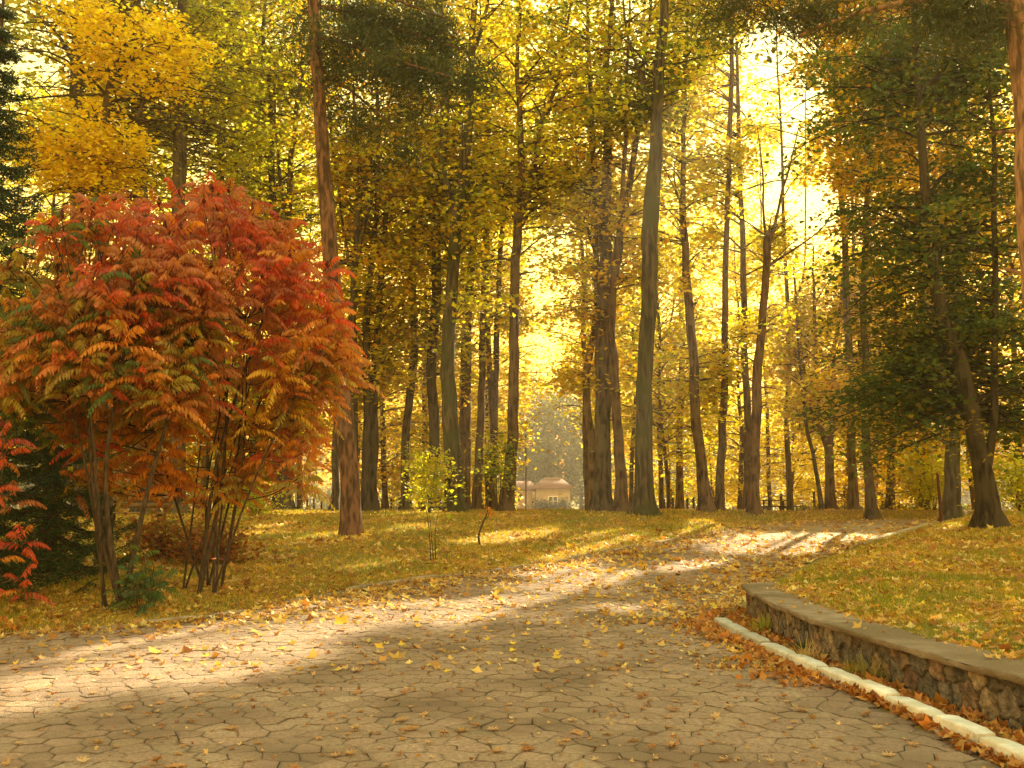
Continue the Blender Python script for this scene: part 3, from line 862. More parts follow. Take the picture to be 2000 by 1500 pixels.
make_tree('big dark green leaning tree with curved trunk at the edge of the walled lawn', 25,
    [[(1935, 1027, 46), (1922, 927, 36), (1904, 846, 31), (1890, 765, 29), (1872, 700, 28), (1846, 640, 26), (1826, 520, 23), (1810, 400, 20), (1799, 280, 17), (1790, 120, 13), (1785, -40, 9), (1780, -200, 5)],
     [(1925, 930, 18), (1936, 860, 15), (1941, 760, 14), (1944, 640, 13), (1943, 450, 11), (1938, 250, 8), (1930, 50, 5)]],
    DARKG, 26, nb=240, ylow=830, ztop=14.5, L=3.6, leaf=.125, per=17, tintc=(.5, .5, .5), sxy=.34, sz=.08, thin=.9, subs=5, weights=[3, 2.6, 2, 1.0], lprof=lambda h: .45 + .55 * np.abs(np.sin(h * 9.0 + 1.0)), el=(-12, 35))

# trees whose trunks show above and beside the sumac on the left
make_tree('left one of two thick dark trunks above the red sumac crown', 36,
    [[(285, 1008, 36), (280, 700, 31), (275, 400, 30), (271, 250, 28), (268, 100, 24), (262, -80, 17), (258, -260, 9)], [(270, 180, 14), (300, 60, 10), (330, -80, 6)]],
    OLIVE, 27, nb=90, ylow=330, L=3.4)
make_tree('right one of two thick dark trunks above the red sumac crown', 36.5,
    [[(345, 1008, 34), (348, 700, 29), (349, 400, 27), (351, 260, 25), (352, 150, 24), (358, 0, 19), (365, -160, 13), (370, -300, 7)], [(352, 260, 9), (385, 235, 8), (430, 250, 6), (480, 262, 3)]],
    OLIVE, 28, nb=95, ylow=330, L=3.4)
make_tree('dark trunk at the upper left between the yellow maple and the spruce', 34,
    [[(160, 1010, 32), (155, 700, 27), (150, 400, 26), (148, 160, 24), (150, 60, 20), (155, -100, 14), (160, -260, 7)], [(148, 130, 9), (105, 60, 7), (50, 25, 5), (-20, 5, 3)]],
    OLIVE, 29, nb=70, ylow=250, L=3.0, tintc=(.7, .7, .7))
make_tree('thinner grey trunk seen over the sumac, third from the left', 42,
    [[(430, 1008, 22), (431, 600, 17), (432, 400, 15), (434, 270, 13), (438, 80, 9), (440, -120, 5)]],
    OLIVE, 30, nb=90, ylow=470, L=3.2, k=10)
make_tree('slim grey trunk seen over the sumac, fourth from the left', 44,
    [[(466, 1008, 18), (465, 600, 14), (462, 400, 13), (461, 280, 11), (455, 100, 8), (450, -80, 4)]],
    OLIVE + AMBER, 31, nb=85, ylow=450, L=3.0, k=10)
make_tree('dark slim trunk over the right shoulder of the sumac crown', 43,
    [[(500, 1008, 18), (500, 600, 14), (502, 420, 13), (508, 260, 11), (515, 80, 8), (520, -100, 4)]],
    OLIVE, 32, nb=85, ylow=470, L=3.0, k=10)
make_tree('forked olive tree in front of the pale sky left of the pine', 41,
    [[(560, 1006, 22), (562, 600, 17), (563, 450, 15), (570, 300, 11), (590, 130, 8), (600, -60, 4)], [(563, 430, 9), (545, 330, 7), (535, 180, 4)]],
    OLIVE + LIME, 33, nb=90, ylow=520, L=3.0, k=10)
make_tree('broad olive tree stump-wide at its foot under the right sumac branches', 42,
    [[(548, 1003, 44), (550, 960, 30), (548, 800, 24), (540, 600, 20), (530, 350, 14), (525, 100, 8)]],
    OLIVE, 34, nb=80, ylow=850, L=2.6)
make_tree('yellow maple with layered bright sprays between the spruce and the dark trunks', 19.5,
    [[(205, 1075, 34), (203, 800, 26), (200, 560, 22), (196, 380, 18), (205, 220, 14), (230, 100, 10), (250, -10, 6)], [(197, 400, 10), (160, 330, 8), (110, 270, 5)], [(200, 330, 9), (250, 260, 7), (300, 170, 5), (330, 90, 3)]],
    YELL, 35, nb=150, ylow=400, ztop=12.5, L=2.2, leaf=.085, per=24, sxy=.26, sz=.06, thin=0, cat='maple', name='maple_tree', droop=.35, flare=.3, spread=.35, el=(-10, 25), zones=[(250, 95, 135, 85), (150, 275, 110, 95), (215, 340, 50, 40), (330, 140, 50, 40), (170, 30, 60, 40)])

make_tree('close reddish pine trunk leaning in at the right edge above the wall lawn', 14.5,
    [[(2085, 1110, 92), (2070, 900, 84), (2045, 600, 80), (2022, 300, 76), (1998, 0, 68), (1980, -220, 55), (1965, -450, 40), (1955, -650, 24), (1950, -780, 8)], [(1999, 10, 20), (1900, -15, 16), (1770, 5, 13), (1660, 30, 9), (1560, 70, 5)], [(1985, -140, 20), (1880, -170, 15), (1740, -120, 11), (1600, -60, 8), (1480, 0, 4)]],
    PINEG + [(.10, .09, .03)], 36, nb=34, ylow=60, L=1.0, skip_trunk=True, asp=.13, leaf=.16, per=60, bark=M_PINEBARK, cat='pine', name='pine_tree', sxy=.26, sz=.12, flare=.15, el=(-15, 25), subs=4, mat=M_NEEDLE, spread=.9, droop=.15, az_bias=(PI, .4), tintc=(2.0, 2.2, 2.2))  # bark tint lightened, putting the haze over this trunk into its colour

def bg_tree(label, px, d, dia, height, pal, seed, zlow=1.5, nb=85, L=3.4, fork=False, tintc=(1.2, 1.05, .9), per=8, leaf=.20, lean=0.0, cat='tree', weights=None, name='tree', group='trees standing further back in the park', mat=None, sxy=.5, sz=.16):
    rg = np.random.default_rng(5000 + seed)
    X = (px - 1000) / FPX * d
    g = hz(X, d)
    zs = np.linspace(-.15, height, 8)
    P = np.column_stack([X + lean * zs + np.cumsum(rg.normal(0, .10, 8)) * (zs > 1), d + np.cumsum(rg.normal(0, .1, 8)) * (zs > 1), g + zs])
    r = dia / 2 * (1 - .85 * (zs / height).clip(0, 1) ** 1.2)
    Q = catmull(np.column_stack([P, r]), 22)
    W = [(Q[:, :3], np.maximum(Q[:, 3], .015))]
    if fork:
        z0 = rg.uniform(.3, .45)
        i0 = int(22 * z0); p0 = Q[i0, :3]; sgn = 1 if rg.random() < .5 else -1
        pts = [p0, p0 + (sgn * .5, .1, 1.6), p0 + (sgn * 1.1, .2, 4.0), p0 + (sgn * 1.5, .3, height * .45)]
        Fk = catmull(np.column_stack([np.array(pts), [dia * .28, dia * .24, dia * .16, .03]]), 14)
        W.append((Fk[:, :3], Fk[:, 3]))
    tb = Buf()
    for i, (a, b_) in enumerate(W): add_stem(tb, a, b_, rg, .4 if i == 0 else 0, 9, tintc)
    root = thing(name, label, cat, (X, d, g), group)
    C = branches(tb, W, nb, g + zlow, g + height, L, rg, (0, 40), .25, None, 4, tintc=np.array(tintc) * .8)
    tb.build('trunk', M_BARK, root, smooth=True)
    C = C[sky_gap(C, rg)]
    lb = Buf()
    leaves(lb, C, per, sxy, sz, leaf, pal, rg, weights=weights, spread=.45)
    lb.build('crown', mat or M_LEAF, root)
    return root

BG = [
    ('golden tree filling the background between the dark trunk pair and the mid-brown trunk', 757, 52, .32, 19, GOLD + AMBER, {}),
    ('amber tree glowing behind the mid-brown straight trunk', 826, 54, .36, 20, AMBER + GOLD, {}),
    ('yellow-green tree behind the big forked grey-green trunk', 880, 60, .34, 20, LIME + GOLD, {}),
    ('bright yellow low-branched tree behind the two thin brown trunks', 952, 56, .30, 17, GOLD + YELL, dict(zlow=2.5)),
    ('golden tree hanging over the right of the small house', 1150, 58, .34, 19, GOLD + LIME, dict(zlow=4.5, L=2.8)),
    ('yellow tree whose sprays hang above the lamp post', 1001, 62, .30, 20, YELL + LIME, dict(zlow=5.5, L=2.6)),
    ('golden-lime tree seen between the brown leaning trunk and the mossy trunk', 1232, 55, .28, 18, GOLD + LIME, dict(zlow=5)),
    ('thin hazy tree with low golden sprays right behind the mossy trunk', 1304, 52, .22, 16, GOLD + LIME, dict(zlow=2.2, nb=100)),
    ('golden tree behind the slim trunk beside the leaning one', 1440, 56, .30, 16, GLOW, dict(zlow=1.2, nb=105)),
    ('bright yellow low tree behind the dark picnic table', 1535, 66, .28, 12, GLOW, dict(zlow=.8, nb=110)),
    ('glowing golden tree behind the V-shaped forked tree', 1650, 62, .32, 12, GLOW, dict(zlow=.8, nb=115)),
    ('amber tree behind the dark knotty trunk at the path edge', 1700, 57, .32, 15, GLOW + AMBER, dict(zlow=1, nb=110)),
    ('golden-brown tree between the knotty trunk and the stout greenish trunk', 1790, 52, .34, 17, AMBER + GOLD, dict(zlow=1.2, nb=120)),
    ('golden tree behind the big dark leaning tree', 1900, 48, .36, 18, GOLD + AMBER, dict(zlow=1.2, nb=120)),
    ('amber tree at the right edge behind the dark leaning tree', 1985, 44, .34, 18, AMBER + GOLD, dict(zlow=1.2, nb=120)),
    ('golden tree just beyond the right edge behind the leaning pine', 2080, 46, .36, 19, GOLD + AMBER, dict(zlow=1.5, nb=110)),
    ('olive tree behind the two thick trunks above the sumac', 310, 52, .36, 21, OLIVE + GOLD, dict(fork=True)),
    ('olive tree behind the spruce top at the far left', 95, 46, .36, 20, OLIVE, {}),
    ('olive-gold tree at the left edge behind the spruce', 10, 50, .36, 20, OLIVE + GOLD, {}),
    ('brown-olive tree behind the third and fourth trunks over the sumac', 450, 56, .34, 21, OLIVE + AMBER, dict(fork=True)),
    ('gold-olive tree in the gap between sumac top and pine', 590, 54, .30, 19, OLIVE + GOLD, dict(zlow=4)),
    ('golden-olive tree behind the multi-stemmed oak', 690, 58, .34, 21, OLIVE + GOLD, dict(zlow=3)),
    ('golden tree behind the stout central trunk crown', 1175, 64, .34, 22, GOLD + OLIVE, dict(zlow=7)),
    ('lime-gold tree behind the crown of the tallest mossy trunk', 1290, 62, .34, 23, LIME + GOLD, dict(zlow=7, fork=True)),
    ('lime-gold tree behind the pollarded trunk, left of the sky gap', 1455, 47, .40, 30, LIME + GOLD, dict(zlow=10, nb=190, L=4.2)),  # crown raised above the frame to cast shade on the near paving
    ('olive-gold tree with high crown behind the V-forked trunk by the house', 1148, 50, .34, 23, OLIVE + GOLD, dict(zlow=9, L=3.4)),
    ('golden tree whose crown arches over the sky gap at upper right', 1660, 43, .40, 29, GOLD + AMBER, dict(zlow=15, L=4.6, nb=210, per=12)),  # tall dense crown, mostly above the frame, shaped to shade the paving
    ('tall golden tree behind the top of the dark leaning tree', 1800, 45, .40, 28, GOLD + AMBER, dict(zlow=7, nb=180, L=4.2)),
    ('olive tree with high crown between forked trunk and house', 960, 46, .36, 24, OLIVE + GOLD, dict(zlow=9)),
    ('dark olive tree crown high above the sumac', 400, 46, .36, 25, OLIVE, dict(zlow=11)),
]
BG += [
    ('slim golden-lime tree filling the sky right of the pollarded trunk top', 1540, 52, .30, 30, GOLD + LIME, dict(zlow=9, nb=170, L=2.9, fork=True)),
    ('high amber tree behind the upper right of the sky gap', 1690, 54, .30, 29, AMBER + GOLD, dict(zlow=10, nb=130, L=2.8)),
    ('slim lime tree rising behind the slim upright trunk', 1500, 60, .26, 24, LIME + GOLD, dict(zlow=11, nb=110, L=2.8)),
    ('low amber understory tree between the pine foot and the dark trunk pair', 705, 56, .16, 8, AMBER + GOLD, dict(zlow=.6, nb=60, L=2.8)),
    ('low golden understory tree right of the dark trunk pair', 768, 64, .16, 9, GOLD + LIME, dict(zlow=.6, nb=60, L=2.8)),
    ('low gold-green understory tree left of the forked grey-green trunk', 840, 52, .15, 8, LIME + GOLD, dict(zlow=.8, nb=60, L=2.6)),
    ('low yellow understory tree right behind the forked grey-green trunk', 925, 66, .16, 9, YELL + GOLD, dict(zlow=.6, nb=60, L=2.8)),
    ('low golden understory tree between the thin brown trunks and the trunk by the house', 960, 58, .14, 7, GOLD + OLIVE, dict(zlow=.8, nb=50, L=1.6)),
    ('low golden tree in the gap left of the tallest mossy trunk', 1228, 68, .16, 8, GOLD + YELL, dict(zlow=.8, nb=60, L=2.2)),
    ('low lime tree in the gap right of the tallest mossy trunk', 1308, 64, .14, 8, LIME + YELL, dict(zlow=.6, nb=55, L=2.2)),
    ('low yellow tree between the leaning trunk and the slim upright trunk', 1395, 66, .15, 8, YELL + LIME, dict(zlow=.6, nb=60, L=2.6)),
    ('low bright tree left of the pollarded trunk foot', 1440, 70, .15, 8, GLOW, dict(zlow=.5, nb=65, L=2.8)),
    ('low bright yellow tree beyond the fence right of the picnic table', 1580, 72, .16, 9, GLOW, dict(zlow=.4, nb=75, L=3.0)),
    ('low golden tree beyond the fence left of the knotty trunk', 1665, 72, .16, 9, GLOW, dict(zlow=.4, nb=75, L=3.0)),
    ('low amber tree beyond the fence right of the knotty trunk', 1750, 70, .16, 9, AMBER + GOLD, dict(zlow=.4, nb=75, L=3.0)),
    ('olive understory tree behind the right sumac stems', 480, 48, .15, 7, OLIVE + LIME, dict(zlow=.5, nb=60, L=2.6)),
    ('olive understory tree behind the park bench', 290, 46, .15, 7, OLIVE + AMBER, dict(zlow=.5, nb=60, L=2.8)),
    ('brown-olive understory tree behind the sumac between bench and spruce', 180, 44, .15, 7, AMBER + OLIVE, dict(zlow=.5, nb=60, L=2.8)),
    ('amber understory tree behind the middle sumac stems', 390, 50, .15, 8, AMBER + OLIVE, dict(zlow=.5, nb=60, L=2.8)),
]
for i, (lab, px, d, dia, ht, pal, kw) in enumerate(BG):
    bg_tree(lab, px, d, dia, ht, pal, i, **kw)

# ------------------------------------------------------------------ sumacs: arching stems, pinnate fronds, upright dark fruit cones
def fronds(buf, O, AZ, EL, LEN, colr, rg, pairs=11, lw=.028, ll=.105, droopk=.55, stalk=None):
    n = len(O)
    t = np.linspace(.16, 1, pairs)
    def rach(t):
        h = LEN[:, None] * np.cos(EL)[:, None] * t * (1 - .12 * t)
        z = LEN[:, None] * (np.sin(EL)[:, None] * t - droopk * t ** 2.2)
        return np.stack([O[:, 0, None] + np.cos(AZ)[:, None] * h, O[:, 1, None] + np.sin(AZ)[:, None] * h, O[:, 2, None] + z], -1)
    P = rach(t)
    T = np.gradient(P, axis=1); T /= np.linalg.norm(T, axis=2, keepdims=True)
    side = np.stack([-np.sin(AZ), np.cos(AZ), np.zeros(n)], -1)[:, None, :] * np.ones((1, pairs, 1))
    env = np.sin(PI * np.clip(t * .8 + .17, 0, 1)) ** .6
    for sg_ in (-1, 1):
        D = sg_ * side * .55 + T * .42 + np.array([0, 0, -.80]) + rg.normal(0, .13, (n, pairs, 3))
        D /= np.linalg.norm(D, axis=2, keepdims=True)
        Wd = np.cross(D, side * sg_ + T * .3); Wd = np.cross(D, np.cross(T, D)) if False else T - D * (T * D).sum(2, keepdims=True)
        Wd /= np.linalg.norm(Wd, axis=2, keepdims=True)
        l = (ll * env)[None, :, None] * rg.uniform(.85, 1.2, (n, pairs, 1)) * (LEN / .5)[:, None, None]
        w = lw * rg.uniform(.8, 1.2, (n, pairs, 1)) * (LEN / .5)[:, None, None]
        cup = np.cross(D, Wd) * l * .08
        V = np.stack([P, P + D * l * .45 + Wd * w * .5 + cup, P + D * l - np.array([0, 0, .012]), P + D * l * .45 - Wd * w * .5 + cup], 2)
        c = np.repeat(colr, pairs * 4, 0) * np.exp(rg.normal(0, .10, (n * pairs, 1))).repeat(4, 0)
        buf.add(V.reshape(-1, 3), np.arange(n * pairs)[:, None] * 4 + np.arange(4), np.clip(c, .004, .85))
    m = 6
    Q = rach(np.linspace(0, 1, m))
    tubes(buf, Q, np.tile(np.linspace(.006, .002, m), (n, 1)), 3, np.repeat(colr * np.array([.75, .5, .7]) + np.array([.05, .0, .005]), m * 3, 0))

def lerp(a, b_, t): return np.asarray(a) * (1 - t) + np.asarray(b_) * t

def sumac(name, label, bases, ell, ntips, seed, colfun, nfr=(8, 12), flen=(.36, .74), cones=30, zcut=-.55, stemr=.035, extra=None, inner=.35):
    """bases: ground photo points; ell: (centre, radii) of the crown in metres"""
    rg = np.random.default_rng(seed)
    c, rr = np.array(ell[0], float), np.array(ell[1], float)
    feet = []
    for bx_, by_, rad_ in bases:
        p = ground_px(bx_, by_, hz)
        feet.append((np.array([p[0], p[1], hz(p[0], p[1]) - .05]), rad_))
    root = thing(name, label, 'sumac', (feet[0][0][0], feet[0][0][1], feet[0][0][2] + .05), 'sumac shrubs beside the paving')
    D = rg.normal(0, 1, (ntips * 6, 3)); D /= np.linalg.norm(D, axis=1, keepdims=True)
    D = D[D[:, 2] > zcut][:ntips]
    rad = np.where(rg.random(len(D)) < inner, rg.uniform(.45, .85, len(D)), rg.uniform(.86, 1.0, len(D)))
    rad = rad * (1 + .10 * np.sin(D[:, 0] * 5 + seed) * np.cos(D[:, 2] * 4))
    T = c + D * rr * rad[:, None]
    if extra is not None: T = np.vstack([T, extra])
    T[:, 2] = np.maximum(T[:, 2], .45)
    sb = Buf()
    # main stems, forking twice, reach the tips
    nodes = []
    for f, rad_ in feet:
        q = rg.integers(2, 4)
        for s_ in range(q):
            tgt = c + rg.normal(0, .38, 3) * rr * np.array([1, 1, .5]) + np.array([0, 0, -.05]) * rr
            mid = f * .55 + tgt * .45 + np.array([rg.normal(0, .12), rg.normal(0, .12), rg.uniform(.0, .25)])
            pts = catmull(np.array([f + rg.normal(0, .02, 3) * np.array([1, 1, 0]), mid, tgt]), 14)
            r = np.linspace(rad_ * .72, rad_ * .34, 14)
            tubes(sb, pts[None], r[None], 8, None)
            nodes += [(pts[i_], r[i_]) for i_ in range(5, 14)]
    NP = np.array([a for a, r in nodes]); NR = np.array([r for a, r in nodes])
    paths, rads = [], []
    for tp in T:
        cost = np.linalg.norm(NP - tp, axis=1) + np.maximum(0, NP[:, 2] - tp[2] + .1) * 1.5 + rg.uniform(0, .35, len(NP))
        j = cost.argmin(); a = NP[j]
        L_ = np.linalg.norm(tp - a)
        mid = (a + tp) / 2 + np.array([0, 0, -.08 * L_]) + rg.normal(0, .05, 3) * L_
        paths.append(catmull(np.array([a, mid, tp]), 7)); rads.append(np.linspace(min(NR[j] * .7, .006 + .011 * L_), .008, 7))
    tubes(sb, np.array(paths), np.array(rads), 5, None)
    sb.build('stem', M_TWIG, root, smooth=True)
    fb = Buf()
    O, AZ, EL, LN, CC = [], [], [], [], []
    for tp in T:
        k_ = rg.integers(*nfr); a0 = rg.uniform(0, 6.28)
        cc_ = colfun(tp, rg)
        for q in range(k_):
            lev = q / k_
            O.append(tp - np.array([0, 0, .26 * lev])); AZ.append(a0 + q * 2.4 + rg.normal(0, .2)); EL.append(R(58) - lev * R(55) + rg.normal(0, .12)); LN.append(rg.uniform(*flen))
            CC.append(np.clip(cc_ * np.exp(rg.normal(0, .12)) + rg.normal(0, .012, 3), .004, .8) if rg.random() < .75 else colfun(tp, rg))
    fronds(fb, np.array(O), np.array(AZ), np.array(EL), np.array(LN), np.array(CC), rg)
    fb.build('foliage', M_SUMAC, root)
    up = T[np.argsort(-(T[:, 2] - .5 * (T[:, 1] - c[1])) + rg.normal(0, .5, len(T)))][:cones]
    for tp in up:
        kb_ = Buf(); ht = rg.uniform(.11, .18); m = 7
        zz_ = np.linspace(0, ht, m); pr = np.array([.35, .8, 1, .95, .8, .5, .1]) * rg.uniform(.026, .038)
        ax = np.column_stack([tp[0] + rg.normal(0, .06) * zz_, tp[1] + rg.normal(0, .06) * zz_, tp[2] - .01 + zz_])
        tubes(kb_, ax[None], pr[None], 7, np.tile([.16, .02, .016], (m * 7, 1)) * rg.uniform(.6, 1.2, (m * 7, 1)), 1 + rg.normal(0, .12, (1, m, 7)))
        kb_.build('fruit_cone', M_SUMAC, root)
    return root

RED, CRIM, ORNG, RUST, YGRN, GREN, YEL2 = (.60, .13, .045), (.50, .105, .045), (.64, .30, .04), (.50, .22, .06), (.40, .34, .05), (.13, .19, .04), (.66, .44, .04)
PINK = (.50, .20, .10)
def pick(rg, items, w): return np.array(items[rg.choice(len(items), p=np.array(w) / sum(w))])

d1, d2 = 15.4, 13.6
c1, c2 = at(435, 640, d1), at(200, 660, d2)
def col_red(tp, rg):
    h = (tp[2] - (c1[2] - 1.9)) / 4.0 + rg.normal(0, .10)
    if h > .62: return pick(rg, [RED, CRIM, PINK, RUST, ORNG], [4, 2, 3, 2, 1])
    if h > .35: return pick(rg, [RED, ORNG, RUST, PINK, YGRN], [2, 4, 4, 2, 1.5])
    return pick(rg, [ORNG, RUST, YGRN, YEL2, RED], [4, 3, 4, 2, .6])
def col_left(tp, rg):
    h = (tp[2] - (c2[2] - 2.2)) / 4.4 + (tp[0] - c2[0]) * .16 + rg.normal(0, .10)
    if h > .8: return pick(rg, [RED, RUST, PINK, ORNG], [3, 2, 3, 1])
    if h > .5: return pick(rg, [RUST, YGRN, ORNG, GREN, RED], [3, 2, 2, 2, 1])
    return pick(rg, [GREN, YGRN, RUST, ORNG], [3, 4, 1, 2])
ex1 = np.array([at(650 + a, 700 + b_, d1 + c_) for a, b_, c_ in [(-40, -60, 0), (0, -20, .3), (20, 0, -.2), (0, 50, .2), (-30, 90, 0), (-60, 140, .3), (-50, 180, -.2), (-100, 200, .2), (-20, 30, -.4), (-70, 20, -.5), (10, -40, .1), (-80, 90, -.5), (-150, 220, 0), (-110, 150, .5), (-200, 240, .3), (35, 20, .2), (-10, 75, -.3), (-60, 225, .1), (-340, -300, 0), (-370, -260, -.4), (-320, -240, -.6), (-395, -310, .2), (-350, -180, -.8), (-300, -320, .3), (-420, -290, -.3)]] + [at(x_, y_, d1 + random.uniform(-.9, .9)) for x_, y_ in [(random.uniform(120, 600), random.uniform(770, 950)) for _ in range(52)] if not (x_ > 520 and y_ > 930)])
sumac('sumac_shrub', 'large round sumac with red and orange fronds and dark fruit cones over many thin stems',
      [(388, 1162, .05), (418, 1162, .028), (358, 1152, .025), (404, 1148, .03), (432, 1150, .022)], (c1, (2.05, 1.7, 2.1)), 200, 11, col_red, cones=46, zcut=-.8, extra=ex1)
sumac('sumac_shrub', 'tall sumac with greenish and rust fronds on two dark trunks at the left',
      [(238, 1192, .06), (212, 1190, .035)], (c2, (1.65, 1.25, 1.85)), 170, 12, col_left, cones=24, zcut=-.7)
def col_s3(tp, rg): return pick(rg, [RED, ORNG, RUST, CRIM], [4, 3, 2, 1])
t3 = np.array([at(*q) for q in [(5, 835, 11.8), (15, 875, 12), (-50, 800, 11.6), (25, 960, 12.2), (-10, 940, 11.8), (45, 1045, 12.2), (-5, 1080, 11.9), (-35, 1195, 11.4), (40, 1130, 12.1), (-60, 1000, 11.5)]])
sumac('sumac_shrub', 'low red-orange sumac cut off by the left edge, in front of the dark spruce',
      [(-90, 1236, .03), (-60, 1236, .025)], (at(-140, 1000, 11.6), (.5, .5, .8)), 8, 13, col_s3, cones=4, zcut=-.3, extra=t3, flen=(.34, .5), nfr=(5, 8))
def col_s4(tp, rg): return pick(rg, [GREN, (.07, .17, .05), (.10, .20, .05), ORNG], [4, 4, 3, .6])
t4 = np.array([at(*q) for q in [(280, 1080, 13.1), (300, 1110, 13.0), (255, 1110, 12.9), (320, 1135, 13.0), (275, 1140, 12.8), (240, 1150, 12.9), (300, 1165, 12.7), (265, 1175, 12.7)]])
sumac('sumac_shrub', 'knee-high green sucker plant with ferny leaves at the foot of the sumac trunks',
      [(282, 1197, .012), (270, 1196, .01)], (at(280, 1150, 12.9), (.3, .25, .15)), 3, 14, col_s4, cones=0, zcut=0, extra=t4, flen=(.30, .45), nfr=(5, 8))

# ------------------------------------------------------------------ spruce at the left edge
def spruce(label, px, d, height, seed, spread=2.4, pal=None, step=.30, zmin=.15):
    rg = np.random.default_rng(seed)
    X = (px - 1000) / FPX * d; g = hz(X, d)
    root = thing('spruce_tree', label, 'spruce', (X, d, g))
    tb = Buf()
    zs = np.linspace(-.1, height, 14)
    add_stem(tb, np.column_stack([np.full(14, X), np.full(14, d), g + zs]), .14 * (1 - .93 * zs / height) + .01, rg, .2, 10)
    C, U = [], []
    z = zmin
    while z < height - .15:
        Lz = spread * (1 - (z / height) ** 1.1) + .15
        nbr = rg.integers(8, 12)
        az = rg.uniform(0, 6.28) + np.arange(nbr) * 2 * PI / nbr + rg.normal(0, .15, nbr)
        L = Lz * rg.uniform(.75, 1.1, nbr)
        t = np.linspace(0, 1, 8)
        zc = -.32 * L[:, None] * np.sin(t * PI * .75) + .12 * L[:, None] * t ** 2
        P = np.stack([X + np.cos(az)[:, None] * L[:, None] * t, d + np.sin(az)[:, None] * L[:, None] * t, g + z + zc], -1)
        tubes(tb, P, np.tile(np.linspace(.022, .005, 8), (nbr, 1)), 4, None)
        for q in range(nbr):
            m = int(L[q] / .10) + 2
            s_ = rg.uniform(.15, 1.0, m * 3)
            pt = np.stack([np.interp(s_, t, P[q, :, k_]) for k_ in range(3)], -1)
            w = (1.05 - s_) * .5 * L[q] * rg.uniform(-1, 1, len(s_)) * .75
            pt += np.stack([-np.sin(az[q]) * w, np.cos(az[q]) * w, -.14 * np.abs(w) - .03], -1)
            C.append(pt); U.append(np.full(len(s_), az[q]))
        z += step * rg.uniform(.8, 1.2)
    tb.build('trunk', M_TWIG, root, smooth=True)
    C = np.concatenate(C); n = len(C)
    per = 9
    idx = np.repeat(np.arange(n), per)
    n2 = len(idx)
    D = rg.normal(0, 1, (n2, 3)) * np.array([1, 1, .55]); D[:, 2] -= .35
    D /= np.linalg.norm(D, axis=1, keepdims=True)
    l = rg.uniform(.05, .10, (n2, 1)); o = C[idx] + rg.normal(0, .03, (n2, 3))
    Wd = np.cross(D, rg.normal(0, 1, (n2, 3))); Wd /= np.linalg.norm(Wd, axis=1, keepdims=True)
    V = np.stack([o - Wd * .006, o + D * l * .6 - Wd * .009, o + D * l, o + D * l * .5 + Wd * .009], 1)
    pal = np.array(pal or [(.03, .07, .03), (.045, .09, .04), (.03, .055, .025)])
    c = pal[rg.integers(0, len(pal), n)][idx] * np.exp(rg.normal(0, .2, (n2, 1)))
    nb_ = Buf(); nb_.add(V.reshape(-1, 3), np.arange(n2)[:, None] * 4 + np.arange(4), np.repeat(c, 4, 0))
    nb_.build('crown', M_NEEDLE, root)
spruce('dark green spruce with drooping boughs down to the ground at the left edge', -50, 14.8, 9.6, 41, spread=1.9)
spruce('second dark spruce, its lower boughs showing between the sumac stems at far left', 105, 17.5, 6.2, 42, spread=1.5)

# ------------------------------------------------------------------ shrubs, saplings
def leafy(name, label, cat, px, py, d, h, w, pal, seed, ns=7, per=16, leaf=.09, group=None, sxy=.2, sz=.1, low=.25, tr=.018, gap=False):
    rg = np.random.default_rng(seed)
    if d is None:
        p = ground_px(px, py, hz); X, Y = p[0], p[1]
    else:
        X, Y = (px - 1000) / FPX * d, d
    g = hz(X, Y)
    root = thing(name, label, cat, (X, Y, g), group)
    P, Rr, C = [], [], []
    for s_ in range(ns):
        a = rg.uniform(0, 6.28); rr = w / 2 * rg.uniform(.2, 1); hh = h * rg.uniform(.7, 1.0)
        pts = catmull(np.array([(X + rg.normal(0, .03), Y + rg.normal(0, .03), g - .05), (X + math.cos(a) * rr * .35, Y + math.sin(a) * rr * .35, g + hh * .5), (X + math.cos(a) * rr, Y + math.sin(a) * rr, g + hh)]), 9)
        P.append(pts); Rr.append(np.linspace(tr, tr * .2, 9))
        for q in range(2, 9):
            if pts[q, 2] - g > h * low:
                for z_ in range(3): C.append(pts[q] + rg.normal(0, w * .10, 3))
    tb = Buf(); tubes(tb, np.array(P), np.array(Rr), 6, None)
    tb.build('stem', M_TWIG, root, smooth=True)
    lb = Buf(); leaves(lb, np.array(C), per, sxy, sz, leaf, pal, rg, gaps=gap)
    lb.build('foliage', M_LEAF, root)
    return root
GREENL = [(.12, .20, .04), (.16, .24, .045), (.22, .26, .04)]
leafy('young_tree', 'leafy young tree with fresh green leaves at the foot of the trunk beside the house', 'sapling', 975, 1003, 36.6, 3.3, 1.5, GREENL + LIME[:2], 61, ns=4, per=9, leaf=.13, sxy=.3, sz=.12, low=.3)
leafy('shrub', 'yellowish green bush on the lawn between the mid-brown trunk and the forked grey-green trunk', 'shrub', 840, 1003, 36.5, 2.6, 2.2, LIME + OLIVE, 62, ns=9, per=11, leaf=.12, sxy=.3, sz=.12)
leafy('shrub', 'low olive bush beside the stump-wide tree under the sumac branches', 'shrub', 505, 1003, 33, 1.2, 2.2, OLIVE + LIME, 63, ns=9, per=10, leaf=.10)
leafy('shrub', 'golden-green bush below the dark leaning tree beyond the far path', 'shrub', 1790, 1003, 46, 3.4, 4.0, LIME + GOLD, 64, ns=12, per=18, leaf=.14, sxy=.4, sz=.2)
leafy('shrub', 'lime-yellow bush between the reddish post and the stout greenish trunk', 'shrub', 1818, 1003, 43, 2.6, 2.6, LIME, 65, ns=9, per=16, leaf=.13, sxy=.35, sz=.18)
